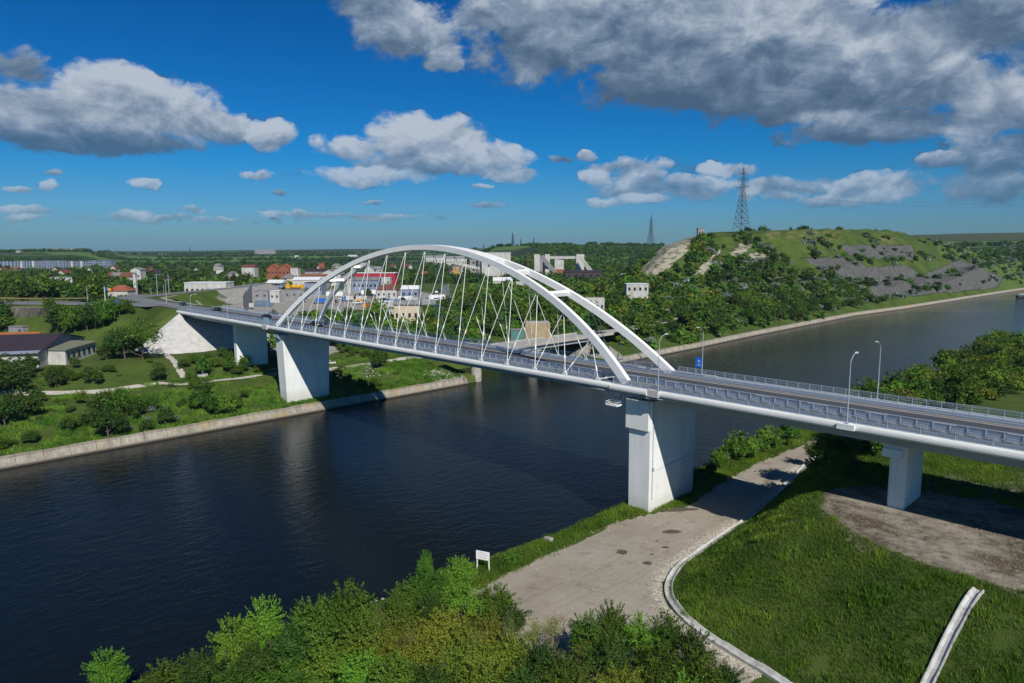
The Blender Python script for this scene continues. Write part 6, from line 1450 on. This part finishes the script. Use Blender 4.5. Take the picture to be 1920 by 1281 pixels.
p0 = at_range(830, 480, False)[:2]; p1 = at_range(843, 500, False)[:2]; barrier([p0, p1], 8, 'tall grey slatted barrier seen through the middle hangers')
# ---- vehicles and stacks in the works yard
def truck(u, r, label, cabm, boxm, rz=0.0, L=7.5, grp='lorries parked in the works yard'):
    x, y, z = at_range(u, r); rt = empty('truck', (x, y, z), HD - math.pi / 2 + rz, label, 'truck', grp)
    MB().loft([[(-L / 2 - 2.2, s_ * 1.2, .5), (-L / 2 - .1, s_ * 1.2, .5), (-L / 2 - .1, s_ * 1.15, 2.9), (-L / 2 - 1.8, s_ * 1.15, 2.9), (-L / 2 - 2.2, s_ * 1.2, 1.7)] for s_ in (-1, 1)]).build('cab', Mt[cabm], rt)
    MB().box((0, 0, 2.1), (L, 2.5, 2.5)).build('cargo_box', Mt[boxm], rt); MB().box((-L / 2 - 2.05, 0, 2.2), (.2, 2.1, .8)).build('windscreen', Mt['glass'], rt)
    for k in (-L / 2 - 1.2, L / 2 - 2.6, L / 2 - 1.2):
        for s_ in (-1.1, 1.1): MB().cyl((k, s_ - .15, .5), (k, s_ + .15, .5), .5, .5, 12).build('wheel', Mt['tyre'], rt)
    return rt
truck(468, 400, 'white truck with pale cab beside the blue-grey yard rectangle', 'wwhite', 'wwhite', .4, 4)
truck(603, 432, 'teal and blue lorry behind the near arch rib', 'teal', 'bluepaint', .2, 6)
truck(567, 440, 'white lorry facing the camera left of the teal lorry', 'wwhite', 'wwhite', 1.3, 5)
truck(681, 455, 'white panel lorry near the yellow canopy', 'wwhite', 'wwhite', .1, 5)
truck(655, 450, 'white lorry with blue cab in the middle of the yard', 'bluepaint', 'wwhite', .5, 5)
truck(775, 440, 'white lorry right of the brown-roofed house', 'wwhite', 'wwhite', .3, 6)
truck(695, 400, 'orange and white tipper lorry above the bushes', 'yellow', 'brick', -.2, 5)
truck(722, 392, 'white mixer lorry below the brown-roofed house', 'wwhite', 'wwhite', .1, 5)
truck(735, 405, 'dark blue lorry below the brown-roofed house', 'bluepaint', 'bluepaint', .2, 6)
for i, (u, r, mt_) in enumerate(((640, 470, 'carwhite'), (650, 475, 'carwhite'), (662, 472, 'carblack'), (672, 440, 'carwhite'), (705, 415, 'carblue'), (712, 430, 'carwhite'), (748, 420, 'carwhite'), (760, 428, 'carwhite'), (790, 445, 'carwhite'), (800, 460, 'carwhite'), (765, 560, 'carwhite'), (630, 440, 'carblack'))):
    x, y, z = at_range(u, r); car(x, y, z, HD + .3 * i, Mt[mt_], ['white', 'black', 'dark blue'][('carwhite', 'carblack', 'carblue').index(mt_)] + ' car parked in the works yard behind the arch', 1.25, 'cars parked in the works yard, ' + mt_[3:])
x, y, z = at_range(672, 425); cn_ = empty('canopy', (x, y, z), HD - math.pi / 2, 'small yellow-roofed canopy among the parked lorries', 'canopy')
MB().loft([[(-2.6, -2, 2.6), (2.6, -2, 2.6), (2.6, 2, 2.6), (-2.6, 2, 2.6)], [(-1.2, -.8, 3.6), (1.2, -.8, 3.6), (1.2, .8, 3.6), (-1.2, .8, 3.6)]]).build('roof', Mt['yellow'], cn_)
for a in (-2.2, 2.2):
    for b in (-1.7, 1.7): MB().box((a, b, 1.3), (.15, .15, 2.7)).build('post', Mt['rail'], cn_)
for (u, r, m_, lb) in ((688, 408, 'brick', 'orange stack of pallets near the yard edge'), (705, 402, 'yellow', 'yellow container at the yard edge'), (613, 455, 'grey', 'grey portable cabin under the arch rib'), (655, 520, 'conc', 'slim grey silo tower in the middle of the yard')):
    x, y, z = at_range(u, r); q = empty('container' if r < 500 else 'silo', (x, y, z), HD - 1.4, lb, 'container' if r < 500 else 'silo'); hh = 2.6 if r < 500 else 13
    MB().box((0, 0, hh / 2), (5 if r < 500 else 3, 2.4 if r < 500 else 3, hh)).build('shell', Mt[m_], q); MB().box((0, 0, hh + .08), (5.1 if r < 500 else 3.4, 2.5 if r < 500 else 3.4, .15)).build('lid', Mt['roofgrey'], q)
random.seed(33)
proto_car = None
for i in range(26):
    u = random.uniform(600, 850); r = random.uniform(400, 560); x, y, z = at_range(u, r); mt_ = random.choice(['carwhite', 'carwhite', 'carblack', 'carblue'])
    car(x, y, z, random.uniform(0, 6.28), Mt[mt_], {'carwhite': 'white', 'carblack': 'black', 'carblue': 'dark blue'}[mt_] + ' car among the crowd parked in the works yard', 1.3, 'crowd of cars in the works yard, ' + mt_[3:])
for i, (u, r, L_, m_, lb) in enumerate(((628, 500, 12, 'roofwhite', 'long white container beside the slim silo'), (735, 430, 9, 'bluepaint', 'blue container in front of the brown-roofed house'), (760, 455, 10, 'roofwhite', 'white container left of the storage tent'), (800, 430, 11, 'grey', 'grey container at the right end of the yard'), (818, 470, 12, 'roofwhite', 'white container beside the slatted barrier'), (690, 520, 12, 'roofwhite', 'white container under the pale blue hall'), (585, 470, 8, 'grey', 'grey container left of the teal lorry'))):
    x, y, z = at_range(u, r); q = empty('container', (x, y, z), HD - 1.5 + .1 * i, lb, 'container'); MB().box((0, 0, 1.5), (L_, 2.6, 3)).build('shell', Mt[m_], q); MB().box((L_ / 2 + .04, 0, 1.5), (.08, 2.3, 2.7)).build('door', Mt['grey'], q)
# blue-grey rectangle in the yard
pq = [at_range(u_, (HC - 20.3) * F / (v_ - VH))[:2] for u_, v_ in ((473, 573), (508, 573), (520, 563), (480, 563))]
tag(MB().add([(a, b, hz(a, b) + .25) for a, b in pq], [(0, 1, 2, 3)]).build('pavement', mat('blue_grey_paving', (.13, .19, .28), .7, var=.1)), kind='structure')
# ---- barge on the far water
x, y = back(1930, 557, 0); bg_ = empty('barge', (x, y, 0), math.radians(78), 'grey and white cargo barge at the right edge of the canal', 'barge')
MB().loft([[(-27, 0, .2), (-27, 0, 2.6), (-27, 0, 2.6), (-27, 0, .2)], [(-23, -4, .1), (-24, -4.6, 2.6), (-24, 4.6, 2.6), (-23, 4, .1)], [(27, -4.6, -.2), (27, -4.8, 2.2), (27, 4.8, 2.2), (27, 4.6, -.2)]]).build('hull', Mt['steel'], bg_)
for k in range(4): MB().box((-15 + k * 10.4, 0, 3.1), (9.8, 7.4, 1.6)).build('hatch_cover', Mt['roofwhite'], bg_)
cb = MB().box((23, 0, 4.2), (4, 6, 4)).build('wheelhouse', Mt['wwhite'], bg_); MB().box((20.95, 0, 5), (.1, 5, 1.2)).build('window', Mt['glass'], cb)

# ---- single out look-alikes by their place, counted from the left of the photograph
WORDS = 'first second third fourth fifth sixth seventh eighth ninth tenth eleventh twelfth thirteenth fourteenth fifteenth sixteenth seventeenth eighteenth nineteenth twentieth twenty-first twenty-second twenty-third twenty-fourth twenty-fifth twenty-sixth'.split()
bpy.context.view_layer.update()
from collections import defaultdict
same = defaultdict(list)
SHORT = {'green tree in the thick belt above the far quay wall': 'green tree above far quay', 'green bush in the dense scrub behind the right end of the bridge': 'green bush on right bank',
 'yellow-green bush in the dense scrub behind the right end of the bridge': 'yellow-green bush on right bank', 'green tree among the houses beyond the road junction': 'green tree among town houses',
 'green tree in the belt seen through the hangers of the arch': 'green tree behind the hangers', 'full-crowned green tree between the yard buildings and the cement works': 'full green tree near the works'}
SECT = [(-9999, 60, 'at the left edge'), (60, 150, 'above the farm roof'), (150, 240, 'around the flagpole'), (240, 330, 'behind the road junction'), (330, 460, 'behind the left approach'), (460, 640, 'below the brick villa'), (640, 720, 'left of the brown-roofed house'), (720, 820, 'under the arch crown left'), (820, 900, 'under the arch crown right'), (900, 1010, 'below the silo block'), (1010, 1100, 'below the cement works'), (1100, 1170, 'left of the white block'), (1170, 1230, 'below the white block'), (1230, 1290, 'right of the white block'), (1290, 1350, 'below the hill lookout'), (1350, 1420, 'below the big pylon'), (1420, 1560, 'below the upper rock'), (1560, 1640, 'left of the far lamp'), (1640, 1700, 'right of the far lamp'), (1700, 1760, 'mid right bank'), (1760, 1820, 'towards the barge'), (1820, 1880, 'below the barge'), (1880, 9999, 'at the right edge')]
for o in C.objects:
    if o.parent is None and o.get('label'): same[o['label']].append(o)
for lb, os_ in same.items():
    q = [(proj_px(np.array([o.location.x]), np.array([o.location.y]), np.array([o.location.z]))[0][0], o) for o in os_]
    q.sort(key=lambda t_: t_[0])
    if 1 < len(os_) <= 26 and len(lb.split()) <= 13:
        for i, (_, o) in enumerate(q): o['label'] = '%s from left: %s' % (WORDS[i], lb)
    elif lb in SHORT:
        for (ua, ub, nm_) in SECT:
            part = [o for u_, o in q if ua <= u_ < ub]
            part.sort(key=lambda o: (o.location.x - CS) ** 2 + (o.location.y - CTT) ** 2)
            halves = [('', part)] if len(part) <= 26 else [('nearer ', part[:(len(part) + 1) // 2]), ('farther ', part[(len(part) + 1) // 2:])]
            for hn, pp in halves:
                pp.sort(key=lambda o: proj_px(np.array([o.location.x]), np.array([o.location.y]), np.array([o.location.z]))[0][0])
                if len(pp) <= 26:
                    for i, o in enumerate(pp): o['label'] = '%s from left, %s: %s%s' % (WORDS[i], nm_, hn, SHORT[lb])

# thin blue air between the camera and the far hills
hm = bpy.data.materials.new('haze'); hm.use_nodes = True; t = hm.node_tree; t.nodes.clear(); g = NG(t)
pv_ = g.n('ShaderNodeVolumePrincipled'); pv_.inputs['Color'].default_value = (.42, .68, 1.0, 1); pv_.inputs['Density'].default_value = .000035; pv_.inputs['Anisotropy'].default_value = .0
o_ = g.n('ShaderNodeOutputMaterial'); g.l(pv_.outputs[0], o_.inputs['Volume'])
hzb = MB().box((-3000, 4000, 72), (16000, 16000, 160)).build('haze', hm); tag(hzb, kind='stuff')
